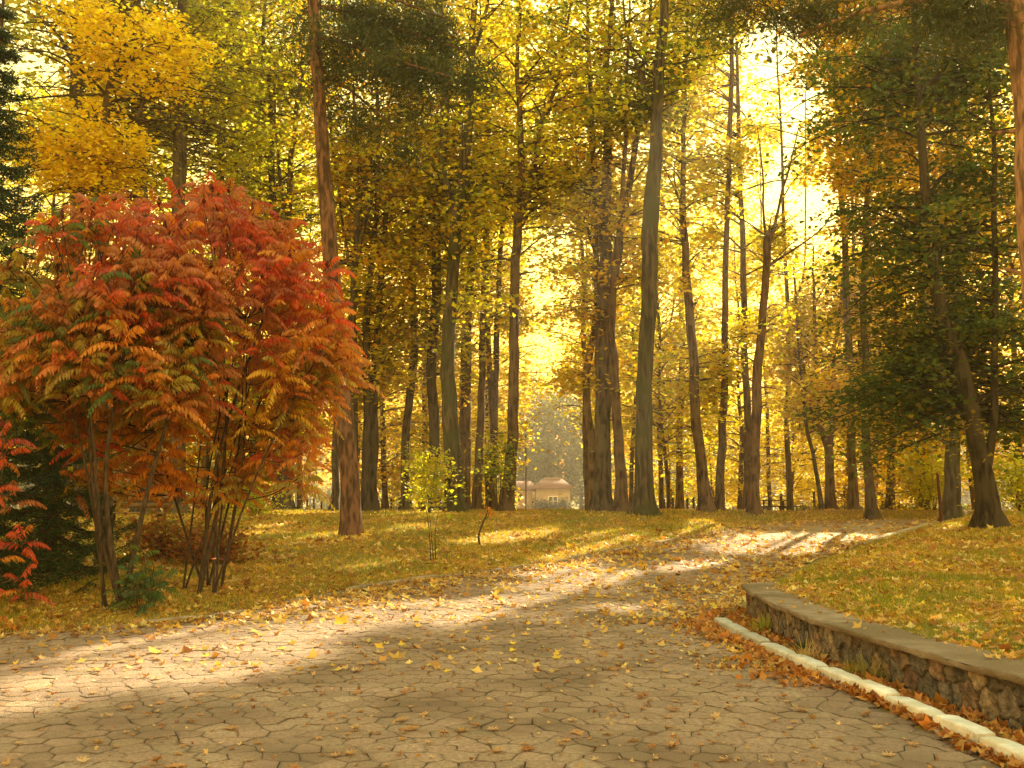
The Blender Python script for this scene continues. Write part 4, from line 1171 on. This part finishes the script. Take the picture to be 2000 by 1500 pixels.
leafy('shrub', 'dull green bush at the right edge behind the walled lawn', 'shrub', 1985, 1003, 36, 2.4, 3.0, OLIVE + LIME, 66, ns=10, per=14, leaf=.12, sxy=.35, sz=.18)
leafy('shrub', 'orange-brown low bush at the right edge of the sumac stems on the lawn', 'shrub', 420, 1120, 19.5, .75, 1.9, [(.35, .12, .04), (.28, .10, .03), (.22, .17, .03), (.40, .16, .04)], 67, ns=12, per=10, leaf=.08)
leafy('shrub', 'rusty bush behind the sumac trunks near the bench', 'shrub', 330, 1100, 20.5, .8, 2.4, [(.30, .09, .04), (.24, .08, .03), (.20, .16, .03), (.33, .14, .04)], 68, ns=12, per=10, leaf=.08)
leafy('sapling', 'thin yellow-leaved sapling alone on the open lawn', 'sapling', 845, 1097, None, 1.55, .9, LIME + YELL, 69, ns=3, per=3, leaf=.09, sxy=.16, sz=.06, low=.75, tr=.012)
# crooked bare stick sapling
p = ground_px(938, 1066, hz)
t = thing('sapling', 'crooked bare dark sapling with a tiny orange tuft on the lawn left of the house', 'sapling', (p[0], p[1], hz(p[0], p[1])))
pts = catmull(np.array([at(x, y, p[1]) for x, y in [(938, 1068), (935, 1050), (938, 1035), (946, 1015), (951, 1003), (953, 996)]]), 16)
tb = Buf(); tubes(tb, pts[None], np.linspace(.03, .012, 16)[None], 7, None)
pts2 = catmull(np.array([at(946, 1015, p[1]), at(953, 1010, p[1]), at(956, 1000, p[1])]), 6)
tubes(tb, pts2[None], np.linspace(.012, .006, 6)[None], 5, None)
tb.build('stem', M_TWIG, t, smooth=True)
lb = Buf(); leaves(lb, np.array([at(952, 998, p[1]), at(956, 1000, p[1])]), 12, .07, .05, .07, [(.6, .25, .03)], rng, gaps=False); lb.build('foliage', M_LEAF, t)

# weeds in the leaf strip between the kerb and the rubble wall
def weed(label, px, py, h, n, cols, seed, w=.012, name='weed_tuft', spread=.6):
    rg = np.random.default_rng(seed)
    p = ground_px(px, py); X, Y = p[0], p[1]; g = hz(X, Y)
    bb = Buf(); m = 6
    az = rg.uniform(0, 6.28, n); L = h * rg.uniform(.6, 1.1, n); t = np.linspace(0, 1, m)
    sp_ = spread * rg.uniform(.3, 1, n)
    ox = rg.normal(0, .05, (n, 2))
    P = np.stack([X + ox[:, :1] + np.cos(az)[:, None] * (L * sp_)[:, None] * t ** 1.6, Y + ox[:, 1:] + np.sin(az)[:, None] * (L * sp_)[:, None] * t ** 1.6, g - .01 + (L)[:, None] * (t - .35 * (sp_[:, None] * t) ** 2)], -1)
    sd = np.stack([-np.sin(az), np.cos(az), 0 * az], -1)[:, None, :] * (w * (1 - t * .9))[None, :, None]
    V = np.concatenate([P - sd, P + sd], 1)
    f = np.array([(j, j + 1, m + j + 1, m + j) for j in range(m - 1)])
    F = (np.arange(n)[:, None, None] * 2 * m + f).reshape(-1, 4)
    c = np.array(cols)[rg.integers(0, len(cols), n)]
    bb.add(V.reshape(-1, 3), F, np.repeat(c, 2 * m, 0))
    o = bb.build(name, M_GRASS, loc=(X, Y, g))
    return tag(o, label, 'weed', 'weeds between the kerb and the wall')
weed('pale lime weed clump against the far end of the rubble wall', 1493, 1240, .26, 60, [(.35, .36, .08), (.28, .32, .06), (.42, .40, .10)], 71, .016)
weed('dark green weed clump low at the wall foot beyond the white kerb', 1560, 1278, .14, 40, [(.06, .10, .03), (.08, .12, .03)], 72, .02)
weed('straw-coloured dry grass tuft flopping over the kerb', 1572, 1300, .30, 60, [(.55, .40, .16), (.46, .33, .12), (.36, .30, .08)], 73, .007, spread=1.2)
weed('dry grass tuft with tall bent straws halfway along the wall foot', 1712, 1338, .34, 55, [(.50, .38, .16), (.35, .30, .08), (.25, .25, .06)], 74, .007, spread=1.0)
weed('small green-gold grass tuft beside the yellow maple leaf at the wall foot', 1668, 1330, .20, 45, [(.34, .28, .06), (.24, .24, .05)], 75, .008)

# ------------------------------------------------------------------ house, lamp post, table, bench, fence, post
def roof_hip(buf, x0, x1, y0, y1, z0, z1, over=.35, ridge=.5):
    x0 -= over; x1 += over; y0 -= over; y1 += over
    ym = (y0 + y1) / 2; q = (x1 - x0) * (1 - ridge) / 2
    v = [(x0, y0, z0), (x1, y0, z0), (x1, y1, z0), (x0, y1, z0), (x0 + q, ym, z1), (x1 - q, ym, z1),
         (x0, y0, z0 - .12), (x1, y0, z0 - .12), (x1, y1, z0 - .12), (x0, y1, z0 - .12)]
    buf.add(v, [(0, 1, 5, 4), (2, 3, 4, 5), (6, 7, 1, 0), (7, 8, 2, 1), (8, 9, 3, 2), (9, 6, 0, 3), (9, 8, 7, 6)])
    buf.add(v, [(1, 2, 5), (3, 0, 4)])
HBUSH = [(.05, .06, .025), (.07, .075, .025), (.09, .08, .03)]
DH = 108.0
def hx_(px): return (px - 1000) / FPX * DH
g = float(base_h(DH))
house = thing('small_house', 'small beige house with a red tiled hip roof and a lower side wing', 'house', (hx_(1070), DH, g))
b = Buf()
x0, x1 = hx_(1047), hx_(1113); ze = at(1000, 955, DH)[2]
b.box((x0 + x1) / 2, DH + 2.2, g - .2, x1 - x0, 4.4, ze - g + .2)
x2, x3 = hx_(997), hx_(1046.5); zw = at(1000, 957, DH)[2]
b.box((x2 + x3) / 2, DH + 2.9, g - .2, x3 - x2, 4.0, zw - g + .15, col=(.95, .82, .6))
b.build('wall', M_RENDER, house)
b = Buf(); roof_hip(b, x0, x1, DH, DH + 4.4, ze + .12, at(1000, 936, DH)[2] + .1, .4, .5)
roof_hip(b, x2, x3, DH + .9, DH + 4.9, zw + .1, at(1000, 939, DH)[2], .35, .5)
rf = b.build('roof', M_ROOF, house)
b = Buf(); b.box((x0 + x1) / 2, DH + 2.2, at(1000, 936, DH)[2] + .06, (x1 - x0) * .52, .25, .16, col=(2.2, 3.2, 3.4)); b.build('ridge_cap', M_ROOF, rf)
def opening(name, pxa, pxb, pya, pyb, yy, fr=.09):
    zA, zB = at(1000, pyb, DH)[2], at(1000, pya, DH)[2]
    xa, xb = hx_(pxa), hx_(pxb)
    fbuf = Buf()
    for (cx_, w_, za, h_) in ((xa + fr / 2, fr, zA, zB - zA), (xb - fr / 2, fr, zA, zB - zA), ((xa + xb) / 2, fr * .8, zA + fr, zB - zA - 2 * fr)):
        fbuf.box(cx_, yy - .04, za, w_, .10, h_, col=(2.2, 2.6, 3.2))
    for za in (zA, zB - fr):
        fbuf.box((xa + xb) / 2, yy - .042, za, xb - xa - 2 * fr - .004, .10, fr, col=(2.2, 2.6, 3.2))
    fbuf.box((xa + xb) / 2, yy - .041, zA + (zB - zA) * .62, xb - xa - 2 * fr - .004, .09, fr * .8, col=(2.2, 2.6, 3.2))
    o = fbuf.build(name, M_RENDER, house)
    pb_ = Buf(); pb_.box((xa + xb) / 2, yy + .0, zA + .02, xb - xa - .1, .03, zB - zA - .04); pb_.build('pane', M_GLASS, o)
opening('window', 1070, 1089, 969, 997, DH - .03)
opening('window', 1002, 1008, 969, 1000, DH + .87)
opening('window', 1040.5, 1045, 961, 972, DH + .87, .06)
leafy('shrub', 'dark bush under the left part of the house front', 'shrub', 1058, 1003, 106.5, 1.08, 1.8, HBUSH, 81, ns=8, per=14, leaf=.16, sxy=.3, sz=.2, group='dark bushes along the house front')
leafy('shrub', 'dark bush just left of the house window', 'shrub', 1067, 1003, 106.0, 0.79, 1.2, HBUSH, 82, ns=8, per=14, leaf=.16, sxy=.3, sz=.2, group='dark bushes along the house front')
leafy('shrub', 'dark round bush in front of the house window', 'shrub', 1084, 1003, 106.0, 0.61, 1.9, HBUSH, 83, ns=8, per=14, leaf=.16, sxy=.3, sz=.2, group='dark bushes along the house front')
leafy('shrub', 'dark bush at the right corner of the house', 'shrub', 1103, 1003, 106.5, 1.08, 1.6, HBUSH, 84, ns=8, per=14, leaf=.16, sxy=.3, sz=.2, group='dark bushes along the house front')

DL = 66.0
X = (1027 - 1000) / FPX * DL; g = hz(X, DL)
lamp = thing('lamp_post', 'tall thin lamp post in front of the small house', 'lamp post', (X, DL, g))
ztop = at(1027, 826, DL)[2]
b = Buf(); zz_ = np.array([-.1, .4, .42, 2.5, ztop - g - .35]); tubes(b, np.column_stack([np.full(5, X), np.full(5, DL), g + zz_])[None], np.array([[.09, .09, .055, .05, .04]]), 10, (.9, .6, .45)); b.build('pole', M_METAL, lamp, smooth=True)
b = Buf(); zz_ = np.array([-.45, -.40, -.2, -.02]); tubes(b, np.column_stack([np.full(4, X), np.full(4, DL), ztop + zz_])[None], np.array([[.04, .10, .17, .19]]), 12, None); b.build('lamp_globe', M_LAMP, lamp, smooth=True)
b = Buf(); zz_ = np.array([-.02, .0, .08, .13]); tubes(b, np.column_stack([np.full(4, X), np.full(4, DL), ztop + zz_])[None], np.array([[.24, .25, .12, .01]]), 12, None); b.build('lamp_cap', M_METAL, lamp, smooth=True)

# picnic table in the shade by the far path
DT = 55.0
def table():
    X = (1507 - 1000) / FPX * DT; g = hz(X, DT)
    root = thing('picnic_table', 'dark wooden picnic table with long bench by the far path right of the pollarded trunk', 'table', (X, DT, g))
    w = 1.5
    b = Buf()
    for q in range(4): b.box(X, DT - .3 + q * .2, g + .70, w, .18, .06)
    b.build('table_top', M_DARKWOOD, root)
    for yy in (-.75, .75):
        b = Buf(); b.box(X + .25, DT + yy, g + .36, w + .5, .26, .06); b.build('bench_seat', M_DARKWOOD, root)
    for xx in (-.55, .55):
        b = Buf()
        b.box(X + xx, DT, g - .1, .09, .09, .795); b.box(X + xx, DT, g + .28, .08, 1.7, .075); b.box(X + xx, DT - .7, g - .1, .08, .08, .375); b.box(X + xx, DT + .7, g - .1, .08, .08, .375)
        b.build('leg', M_DARKWOOD, root)
table()
# park bench seen through the sumac stems
DB = 27.0
p = ground_px(272, 1010, hz)
X = (270 - 1000) / FPX * DB; g = hz(X, DB)
bench = thing('park_bench', 'wooden park bench with pale slats seen between the sumac stems', 'bench', (X, DB, g))
b = Buf()
for q in range(3): b.box(X, DB - .14 + q * .15, g + .42, 1.8, .13, .045)
b.build('seat', M_PALEWOOD, bench)
b = Buf()
for q in range(2): b.box(X, DB + .27, g + .58 + q * .17, 1.8, .04, .13, col=(.8, .7, .6))
b.build('backrest', M_PALEWOOD, bench)
for xx in (-.7, .7):
    b = Buf(); b.box(X + xx, DB - .12, g - .1, .07, .07, .515); b.box(X + xx, DB + .31, g - .1, .07, .035, .93); b.box(X + xx, DB + .08, g + .345, .06, .38, .07); b.build('leg', M_DARKWOOD, bench)

# slender reddish post by the path
X = (1829 - 1000) / FPX * 34; g = hz(X, 34)
post = thing('wooden_post', 'slender reddish brown post standing at the edge of the walled lawn', 'post', (X, 34, g))
b = Buf(); zz_ = np.linspace(-.1, 1.75, 6)
tubes(b, np.column_stack([X + .02 * np.sin(zz_ * 3), np.full(6, 34.), g + zz_])[None], np.array([[.065, .06, .055, .055, .05, .045]]), 9, (1.6, .9, .7)); b.build('shaft', M_DARKWOOD, post, smooth=True)
b = Buf(); tubes(b, np.array([[(X, 34, g + 1.70), (X, 34, g + 1.76), (X, 34, g + 1.80)]]), np.array([[.075, .075, .01]]), 9, (1.6, .9, .7)); b.build('cap', M_DARKWOOD, post)

# wire fence with posts along the back of the park
def fence(label, pxs, d, h, wires, seed):
    rg = np.random.default_rng(seed)
    xs = [(q - 1000) / FPX * d for q in pxs]
    root = thing('wire_fence', label, 'fence', (xs[0], d, hz(xs[0], d)))
    tops = []
    for x in xs:
        g = hz(x, d); hh = h * rg.uniform(.92, 1.08)
        b = Buf(); b.box(x, d, g - .1, .11, .11, hh + .1, rot=rg.uniform(0, .5)); b.build('post', M_DARKWOOD, root); tops.append((x, g, hh))
    for w in range(wires):
        b = Buf()
        pts = np.array([(x, d + .065, g + h * .9 * (w + 1) / wires) for x, g, hh in tops])
        tubes(b, pts[None], np.full((1, len(pts)), .012), 4, None); b.build('wire', M_METAL, root)
fence('wire fence with dark posts along the bright golden trees right of the picnic table', [1522, 1586, 1652, 1719, 1785, 1850, 1915], 58, 1.25, 3, 91)
fence('row of dark fence posts along the open haze left of the pine foot', [560, 588, 603, 616, 631, 648], 62, 1.1, 2, 92)
fence('low fence posts between the dark trunk pair and the forked grey-green tree', [735, 748, 766, 782, 800, 820], 60, 1.0, 2, 93)
fence('low fence posts in the gap between the mossy trunk and the leaning trunk', [1295, 1312, 1340, 1352], 60, 1.0, 2, 94)
# dark clipped hedge at the back right
rg = np.random.default_rng(95)
hd = thing('low_hedge', 'low dark clipped hedge running behind the far path at the right', 'hedge', (19.5, 56.5, hz(19.5, 56.5)))
xs = rg.uniform(16.5, 27.5, 700); C = np.column_stack([xs, 56.5 + rg.uniform(-.3, .3, 700), rg.uniform(.05, .42, 700) + H(xs, 56.5)])
b = Buf(); leaves(b, C, 12, .12, .08, .09, DARKG, rg, gaps=False, spread=1.0); b.build('foliage', M_LEAF, hd)
P = np.stack([np.column_stack([np.full(4, x), np.full(4, 56.5), hz(x, 56.5) + np.linspace(-.05, .35, 4)]) for x in np.linspace(16.7, 27.3, 40)])
b = Buf(); tubes(b, P, np.full((40, 4), .012), 4, None); b.build('stem', M_TWIG, hd)

# ------------------------------------------------------------------ far wood beyond the park
rg = np.random.default_rng(96)
fb, C = Buf(), []
tubeP, tubeR = [], []
for q in range(125):
    d = rg.uniform(128, 200); px = rg.uniform(-150, 2150)
    ht = rg.uniform(11, 18)
    if 1000 < px < 1150: ht = rg.uniform(14, 19); d = rg.uniform(128, 150)
    if 590 < px < 670 or 735 < px < 775: ht = 4.5
    X = (px - 1000) / FPX * d; g = float(base_h(d))
    n = int(150 * (ht / 10) ** 1.5)
    v = rg.normal(0, 1, (n, 3)); v /= np.linalg.norm(v, axis=1, keepdims=True)
    C.append(np.array([X, d, g + ht * .52]) + v * np.array([ht * .34, ht * .34, ht * .48]) * (rg.uniform(.5, 1, (n, 1)) ** .5) * (1 + .25 * np.sin(v[:, :1] * 5 + q)))
    tubeP.append(np.column_stack([np.full(5, X), np.full(5, d), g + np.linspace(-.3, ht * .9, 5)])); tubeR.append(np.linspace(.25, .04, 5))
leaves(fb, np.concatenate(C), 7, .6, .3, .45, [(.09, .11, .035), (.12, .12, .03), (.16, .13, .03), (.07, .10, .04)], rg, gaps=False, spread=.8)
tubes(fb, np.array(tubeP), np.array(tubeR), 6, (.05, .04, .03))
tag(fb.build('far_wood', M_LEAF), 'hazy grey-green wood beyond the park and the house', 'woodland', kind='stuff')

# ------------------------------------------------------------------ grass and fallen leaves
def in_view(n, y0, y1, rg, pw=1.0, m=.62):
    """ground points spread so the picture gets an even cover"""
    y = y0 * (y1 / y0) ** (rg.random(n) ** pw)
    x = rg.uniform(-m, m, n) * y
    return x, y

def blades(n, y0, y1, mask, rg, h0, cols, ww=.006):
    x, y = in_view(n, y0, y1, rg)
    k = mask(x, y); x, y = x[k], y[k]; n = len(x)
    sc = np.clip(y / 10, 1, 4)
    patch = .5 + .5 * np.sin(x * 1.3 + np.sin(y * .9) * 2) * np.sin(y * .8 + x * .4)
    h = h0 * rg.uniform(.5, 1.3, n) * (sc ** .45) * (.7 + .6 * patch)
    a = rg.uniform(0, 6.28, n); z = H(x, y) - .005
    w = ww * sc * rg.uniform(.7, 1.3, n)
    bx_, by_ = rg.normal(0, .5, (2, n)) * h
    V = np.stack([np.column_stack([x - np.cos(a) * w, y - np.sin(a) * w, z]), np.column_stack([x + np.cos(a) * w, y + np.sin(a) * w, z]), np.column_stack([x + bx_, y + by_, z + h])], 1)
    cols = np.array(cols)
    ci = np.clip((patch * 1.2 + rg.normal(0, .35, n)) * len(cols) / 1.4, 0, len(cols) - 1).astype(int)
    c = cols[ci] * np.exp(rg.normal(0, .18, (n, 1)))
    bb = Buf(); bb.add(V.reshape(-1, 3), np.arange(n)[:, None] * 3 + np.arange(3), np.repeat(c, 3, 0))
    return bb
GR = [(.58, .41, .06), (.46, .36, .05), (.33, .30, .04), (.23, .26, .035)]
m_left = lambda x, y: (x < xl(y) - .08)
m_right = lambda x, y: ((y < 13.2) & (x > xw(y) + .32)) | ((y >= 13.2) & (x > xr(y) + .25))
rg = np.random.default_rng(101)
bl = blades(230000, 9.5, 42, lambda x, y: m_left(x, y) | (m_right(x, y)), rg, .055, GR)
tag(bl.build('grass', M_GRASS), 'short olive-green grass with dry blades on both lawns', 'grass', kind='stuff')
bl = blades(120000, 6.0, 16, m_right, rg, .05, [(.36, .28, .045), (.26, .26, .035), (.17, .22, .03), (.13, .19, .03)], .004)
tag(bl.build('wall_lawn_grass', M_GRASS), 'greener short grass on the lawn held by the rubble wall', 'grass', kind='stuff')

LEAFC = [(.58, .38, .11), (.52, .29, .08), (.38, .19, .05), (.66, .48, .14), (.72, .58, .22), (.30, .14, .05), (.72, .52, .06)]
def litter(x, y, z, size, rg, cols, w=None, stand=.35):
    n = len(x)
    N = rg.normal(0, stand, (n, 3)); N[:, 2] += 1; N /= np.linalg.norm(N, axis=1, keepdims=True)
    U = np.cross(N, rg.normal(0, 1, (n, 3))); U /= np.linalg.norm(U, axis=1, keepdims=True); Wv = np.cross(N, U)
    s = (size * np.exp(rg.normal(-.1, .32, n)))[:, None]
    P = np.column_stack([x, y, z + s[:, 0] * .10])
    cu = N * s * rg.uniform(.02, .30, (n, 1))
    V = np.stack([P - Wv * s * .55 + cu, P + U * s * .30 - Wv * s * .1, P + U * s * .52 + cu + Wv * s * .12, P + Wv * s * .22 + U * s * .2, P + Wv * s * .6 + cu, P + Wv * s * .22 - U * s * .2, P - U * s * .52 + cu + Wv * s * .12, P - U * s * .30 - Wv * s * .1], 1)
    cols = np.array(cols)
    c = cols[rg.choice(len(cols), n, p=w)] * np.exp(rg.normal(0, .18, (n, 1)))
    o = np.arange(n)[:, None] * 8
    b_ = Buf(); b_.add(V.reshape(-1, 3), o + np.array([0, 1, 3, 7]), np.repeat(np.clip(c, 0, .85), 8, 0))
    b_.f.append(o + np.array([3, 4, 5, 7]))
    b_.f.append(np.concatenate([o + np.array([1, 2, 3]), o + np.array([5, 6, 7])]))
    return b_
rg = np.random.default_rng(103)
# on both lawns
x, y = in_view(95000, 6.0, 44, rg)
k = (m_left(x, y) | m_right(x, y)) & (rg.random(len(x)) < .15 + .85 * (.5 + .5 * np.sin(x * .9 + 1 + np.sin(y * 1.7)) * np.sin(y * .8 + x * .3)) * (.5 + .5 * np.sin(x * 2.9 + np.sin(y * 2.1) * 1.5) * np.sin(y * 2.3 + 1)) ** .6)
x, y = x[k], y[k]
lb_ = litter(x, y, H(x, y) + .02, .07 * np.clip(y / 12, 1, 1.7), rg, LEAFC, [.2, .2, .17, .14, .1, .1, .09])
tag(lb_.build('lawn_leaf_litter', M_DRY), 'fallen brown and yellow leaves scattered thickly over both lawns', 'fallen leaves', kind='stuff')
# drifts on the paving: thick along the left kerb and along the path, thin elsewhere
x, y = in_view(120000, 5.0, 42, rg)
e1, e2 = x - xl(y), xr(y) - x
den = np.exp(-np.clip(e1 - .1, 0, 9) / np.where(y > 12, 1.2, .8)) * .8 * (y > 9.3) + np.exp(-np.clip(e2, 0, 9) / np.where(y > 12, .8, .30)) * .8 * (y > 7) + .045 + .08 * ss((y - 12) / 6) * (.5 + .5 * np.sin(x * 1.1 + y * .5) * np.sin(y * .7))
k = (e1 > -.25) & (e2 > -.05) & (rg.random(len(x)) < den) & (y > 9.0)
x, y = x[k], y[k]
lb_ = litter(x, y, base_h(y) + .004, .075 * np.clip(y / 12, 1, 1.6), rg, LEAFC, [.22, .18, .12, .18, .14, .07, .09])
tag(lb_.build('path_leaf_litter', M_DRY), 'fallen tan and yellow leaves drifted along the kerbs and over the path', 'fallen leaves', kind='stuff')
# orange drift along the white kerb, on both sides
n = 4000
s_ = rg.uniform(0, 1, n); yy = 3.6 + s_ * 9.6
side = rg.random(n) < .52
xin = xr(yy) - np.abs(rg.normal(0, 1, n)) * np.where(yy > 8.2, .22, .04) * (.3 + .9 * (.5 + .5 * np.sin(yy * 2.3)))
gapw = np.maximum(xw(yy) - .06 - (xr(yy) + .16), .05)
xout = xr(yy) + .16 + gapw * rg.uniform(0, 1, n)
x = np.where(side, xin, xout)
k = ~side | (rg.random(n) < np.where(yy > 7.6, 1, .5)); x, yy, side = x[k], yy[k], side[k]
zc = np.where(side, base_h(yy) + rg.uniform(0, .05, len(x)), H(x, yy) + rg.uniform(.0, .06, len(x)))
lb_ = litter(x, yy, zc, np.full(len(x), .064), rg, [(.46, .20, .05), (.36, .14, .035), (.52, .27, .07), (.27, .10, .03), (.55, .34, .10)], [.3, .25, .22, .1, .13], stand=.6)
tag(lb_.build('kerb_leaf_litter', M_DRY), 'orange-brown leaf drift along the white kerb and wall foot', 'fallen leaves', kind='stuff')
# a few leaves lying on the coping
ss_ = rg.uniform(3.5, WL - .3, 26); pw_ = wall_pt(ss_); nw_ = wall_nrm(ss_); q_ = pw_ - nw_ * rg.uniform(.0, .38, (26, 1))
lb_ = litter(q_[:, 0], q_[:, 1], base_h(q_[:, 1]) + WH + .058, np.full(26, .06), rg, LEAFC[:4])
tag(lb_.build('coping_leaf_litter', M_DRY), 'few small leaves lying on the wall coping', 'fallen leaves', kind='stuff')

# crumbs of leaf between them
x, y = in_view(2600, 4.7, 11, rg)
k = (x < xr(y) - .05) & (x > xl(y) + .1) & (rg.random(len(x)) < .35 + .5 * ss((y - 6) / 4)); x, y = x[k], y[k]
lb_ = litter(x, y, base_h(y) + .004, np.full(len(x), .034), rg, [(.50, .32, .14), (.42, .22, .08), (.60, .42, .2), (.30, .14, .06)], stand=.4)
tag(lb_.build('leaf_crumbs', M_DRY), 'tiny leaf scraps strewn over the near paving', 'fallen leaves', kind='stuff')
# single maple leaves on the near paving, each a thing of its own
OUT = [(0, -.5), (.07, -.18), (.40, -.30), (.30, -.10), (.55, .10), (.30, .14), (.34, .38), (.14, .28), (0, .62), (-.14, .28), (-.34, .38), (-.30, .14), (-.55, .10), (-.30, -.10), (-.40, -.30), (-.07, -.18)]
def maple_mesh(seed, col, size=.10, curl=1.0):
    rg_ = np.random.default_rng(seed)
    o_ = np.array(OUT) * size
    v = np.vstack([[0, 0.02], o_ * .5, o_])
    r2 = (v ** 2).sum(1) / size ** 2
    a = rg_.uniform(0, 6.28)
    z = size * curl * (.35 * r2 * (np.cos(a) * v[:, 0] + np.sin(a) * v[:, 1]) / size + .42 * r2 * rg_.uniform(-.1, 1) + rg_.normal(0, .03, len(v)))
    z -= z.min() - .004
    V = np.column_stack([v, z]); m = len(OUT)
    bb = Buf()
    bb.add(V, [(0, 1 + i, 1 + (i + 1) % m) for i in range(m)], np.array(col) * np.exp(rg_.normal(0, .10, (len(V), 1))))
    bb.f.append(np.array([(1 + i, 1 + m + i, 1 + m + (i + 1) % m, 1 + (i + 1) % m) for i in range(m)]))
    st = catmull(np.array([(0, -.5 * size, z[1 + m]), (.05 * size, -.8 * size, .008), (.0, -1.15 * size, .012)]), 5)
    tubes(bb, st[None], np.full((1, 5), .0012), 4, np.array(col) * .7)
    return bb
protos = []
for i in range(12):
    col = [(.52, .29, .12), (.44, .22, .08), (.60, .38, .19), (.36, .15, .05), (.62, .44, .24), (.48, .25, .07)][i % 6]
    o = maple_mesh(300 + i, col, curl=[.9, 1.9, 1.4][i % 3]).build('fallen_leaf', M_DRY, loc=(0, 0, 0))
    protos.append(o)
rg = np.random.default_rng(105)
cnt = 0
pts_ = []
while cnt < 275:
    y_ = 4.9 * (10.5 / 4.9) ** rg.random(); x_ = rg.uniform(-.56, .5) * y_
    if x_ > xr(y_) - .12 or x_ < xl(y_) + .1: continue
    pts_.append((x_, y_)); cnt += 1
for i, (x_, y_) in enumerate(pts_):
    o = protos[i] if i < 12 else protos[rg.integers(0, 12)].copy()
    if i >= 12: COL.objects.link(o)
    s_ = rg.choice([.5, .65, .85, 1.05], p=[.3, .3, .25, .15])
    o.scale = (s_, s_, s_ * rg.uniform(.7, 1.2))
    o.location = (x_, y_, float(base_h(y_)) + .006)
    o.rotation_euler = (rg.normal(0, .06), rg.normal(0, .06), rg.uniform(0, 6.28))
    tag(o, 'small dry tan or brown leaf lying flat on the near grey paving', 'leaf', 'small dry leaves scattered on the near paving')
BIG = [(330, 1450, .13, (.58, .38, .14), 'big curled tan leaf near the bottom left of the paving, largest there'),
       (222, 1414, .10, (.50, .27, .06), 'golden-brown curled leaf above and left of the big curled tan leaf'),
       (97, 1428, .09, (.52, .32, .12), 'tan crumpled leaf on the paving nearest the bottom left corner'),
       (372, 1386, .08, (.46, .24, .06), 'upright golden-brown curled leaf on the shaded paving edge at left'),
       (487, 1376, .13, (.52, .30, .08), 'wide golden-brown leaf just below the sunlit paving wedge'),
       (557, 1424, .09, (.44, .20, .06), 'rusty crumpled leaf on the left paving right of the big curled tan leaf'),
       (772, 1357, .12, (.66, .46, .06), 'flat bright yellow leaf in the middle of the shaded paving'),
       (846, 1378, .11, (.52, .28, .07), 'orange-tan folded leaf just right of the flat bright yellow leaf'),
       (712, 1471, .08, (.38, .12, .03), 'deep orange-red upright leaf at the bottom of the paving'),
       (960, 1447, .11, (.52, .30, .09), 'tan-orange curled leaf at the bottom centre of the paving'),
       (1200, 1302, .09, (.42, .10, .04), 'small red upright leaf alone on the shaded paving left of the kerb'),
       (1135, 1488, .11, (.52, .30, .12), 'brown folded leaf at the bottom edge of the paving'),
       (1240, 1490, .13, (.56, .36, .14), 'large tan crumpled leaf at the bottom edge right of the brown folded leaf'),
       (995, 1418, .09, (.42, .17, .05), 'small reddish leaf pair above the tan-orange curled leaf'),
       (780, 1452, .09, (.55, .36, .14), 'pale tan leaf between the deep orange-red leaf and the tan-orange leaf'),
       (300, 1492, .10, (.60, .42, .18), 'pale leaf at the bottom edge under the big curled tan leaf')]
for i, (px, py, sz_, col, lab) in enumerate(BIG):
    p = ground_px(px, py)
    o = maple_mesh(400 + i, col, sz_, 1.3).build('fallen_leaf', M_DRY, loc=(p[0], p[1], float(base_h(p[1])) + .006))
    o.rotation_euler = (rg.normal(0, .2), rg.normal(0, .2), rg.uniform(0, 6.28))
    tag(o, lab, 'leaf', 'larger leaves on the near paving')
p = ground_px(1795, 1372)
o = maple_mesh(450, (.72, .46, .03), .16, .6).build('fallen_leaf', M_DRY, loc=(p[0] + .05, p[1], H(p[0], p[1]) + .10))
o.rotation_euler = (R(62), 0, R(14)); tag(o, 'bright yellow maple leaf standing upright at the rubble wall foot', 'leaf')
p = ground_px(1640, 1308)
o = maple_mesh(451, (.50, .18, .04), .14, 1.2).build('fallen_leaf', M_DRY, loc=(p[0] + .08, p[1], H(p[0], p[1]) + .09))
o.rotation_euler = (R(48), R(10), R(-20)); tag(o, 'large orange-brown leaf propped against the wall foot behind the kerb', 'leaf')

# ------------------------------------------------------------------ the warm autumn air
if HAZE_DENSITY > 0:
    hb = Buf()
    lo, hi = -4.0, 36.0
    hb.box(0, 100, lo, 330, 262, hi - lo)
    m, nt, N, L, out = mat_new('autumn_haze')
    pv = N.new('ShaderNodeVolumePrincipled')
    pv.inputs['Density'].default_value = HAZE_DENSITY
    pv.inputs['Color'].default_value = (1.0, .9, .72, 1)
    pv.inputs['Anisotropy'].default_value = .55
    L.new(pv.outputs[0], out.inputs['Volume'])
    tag(hb.build('haze', m), 'warm hazy air between the trees', 'haze', kind='stuff')
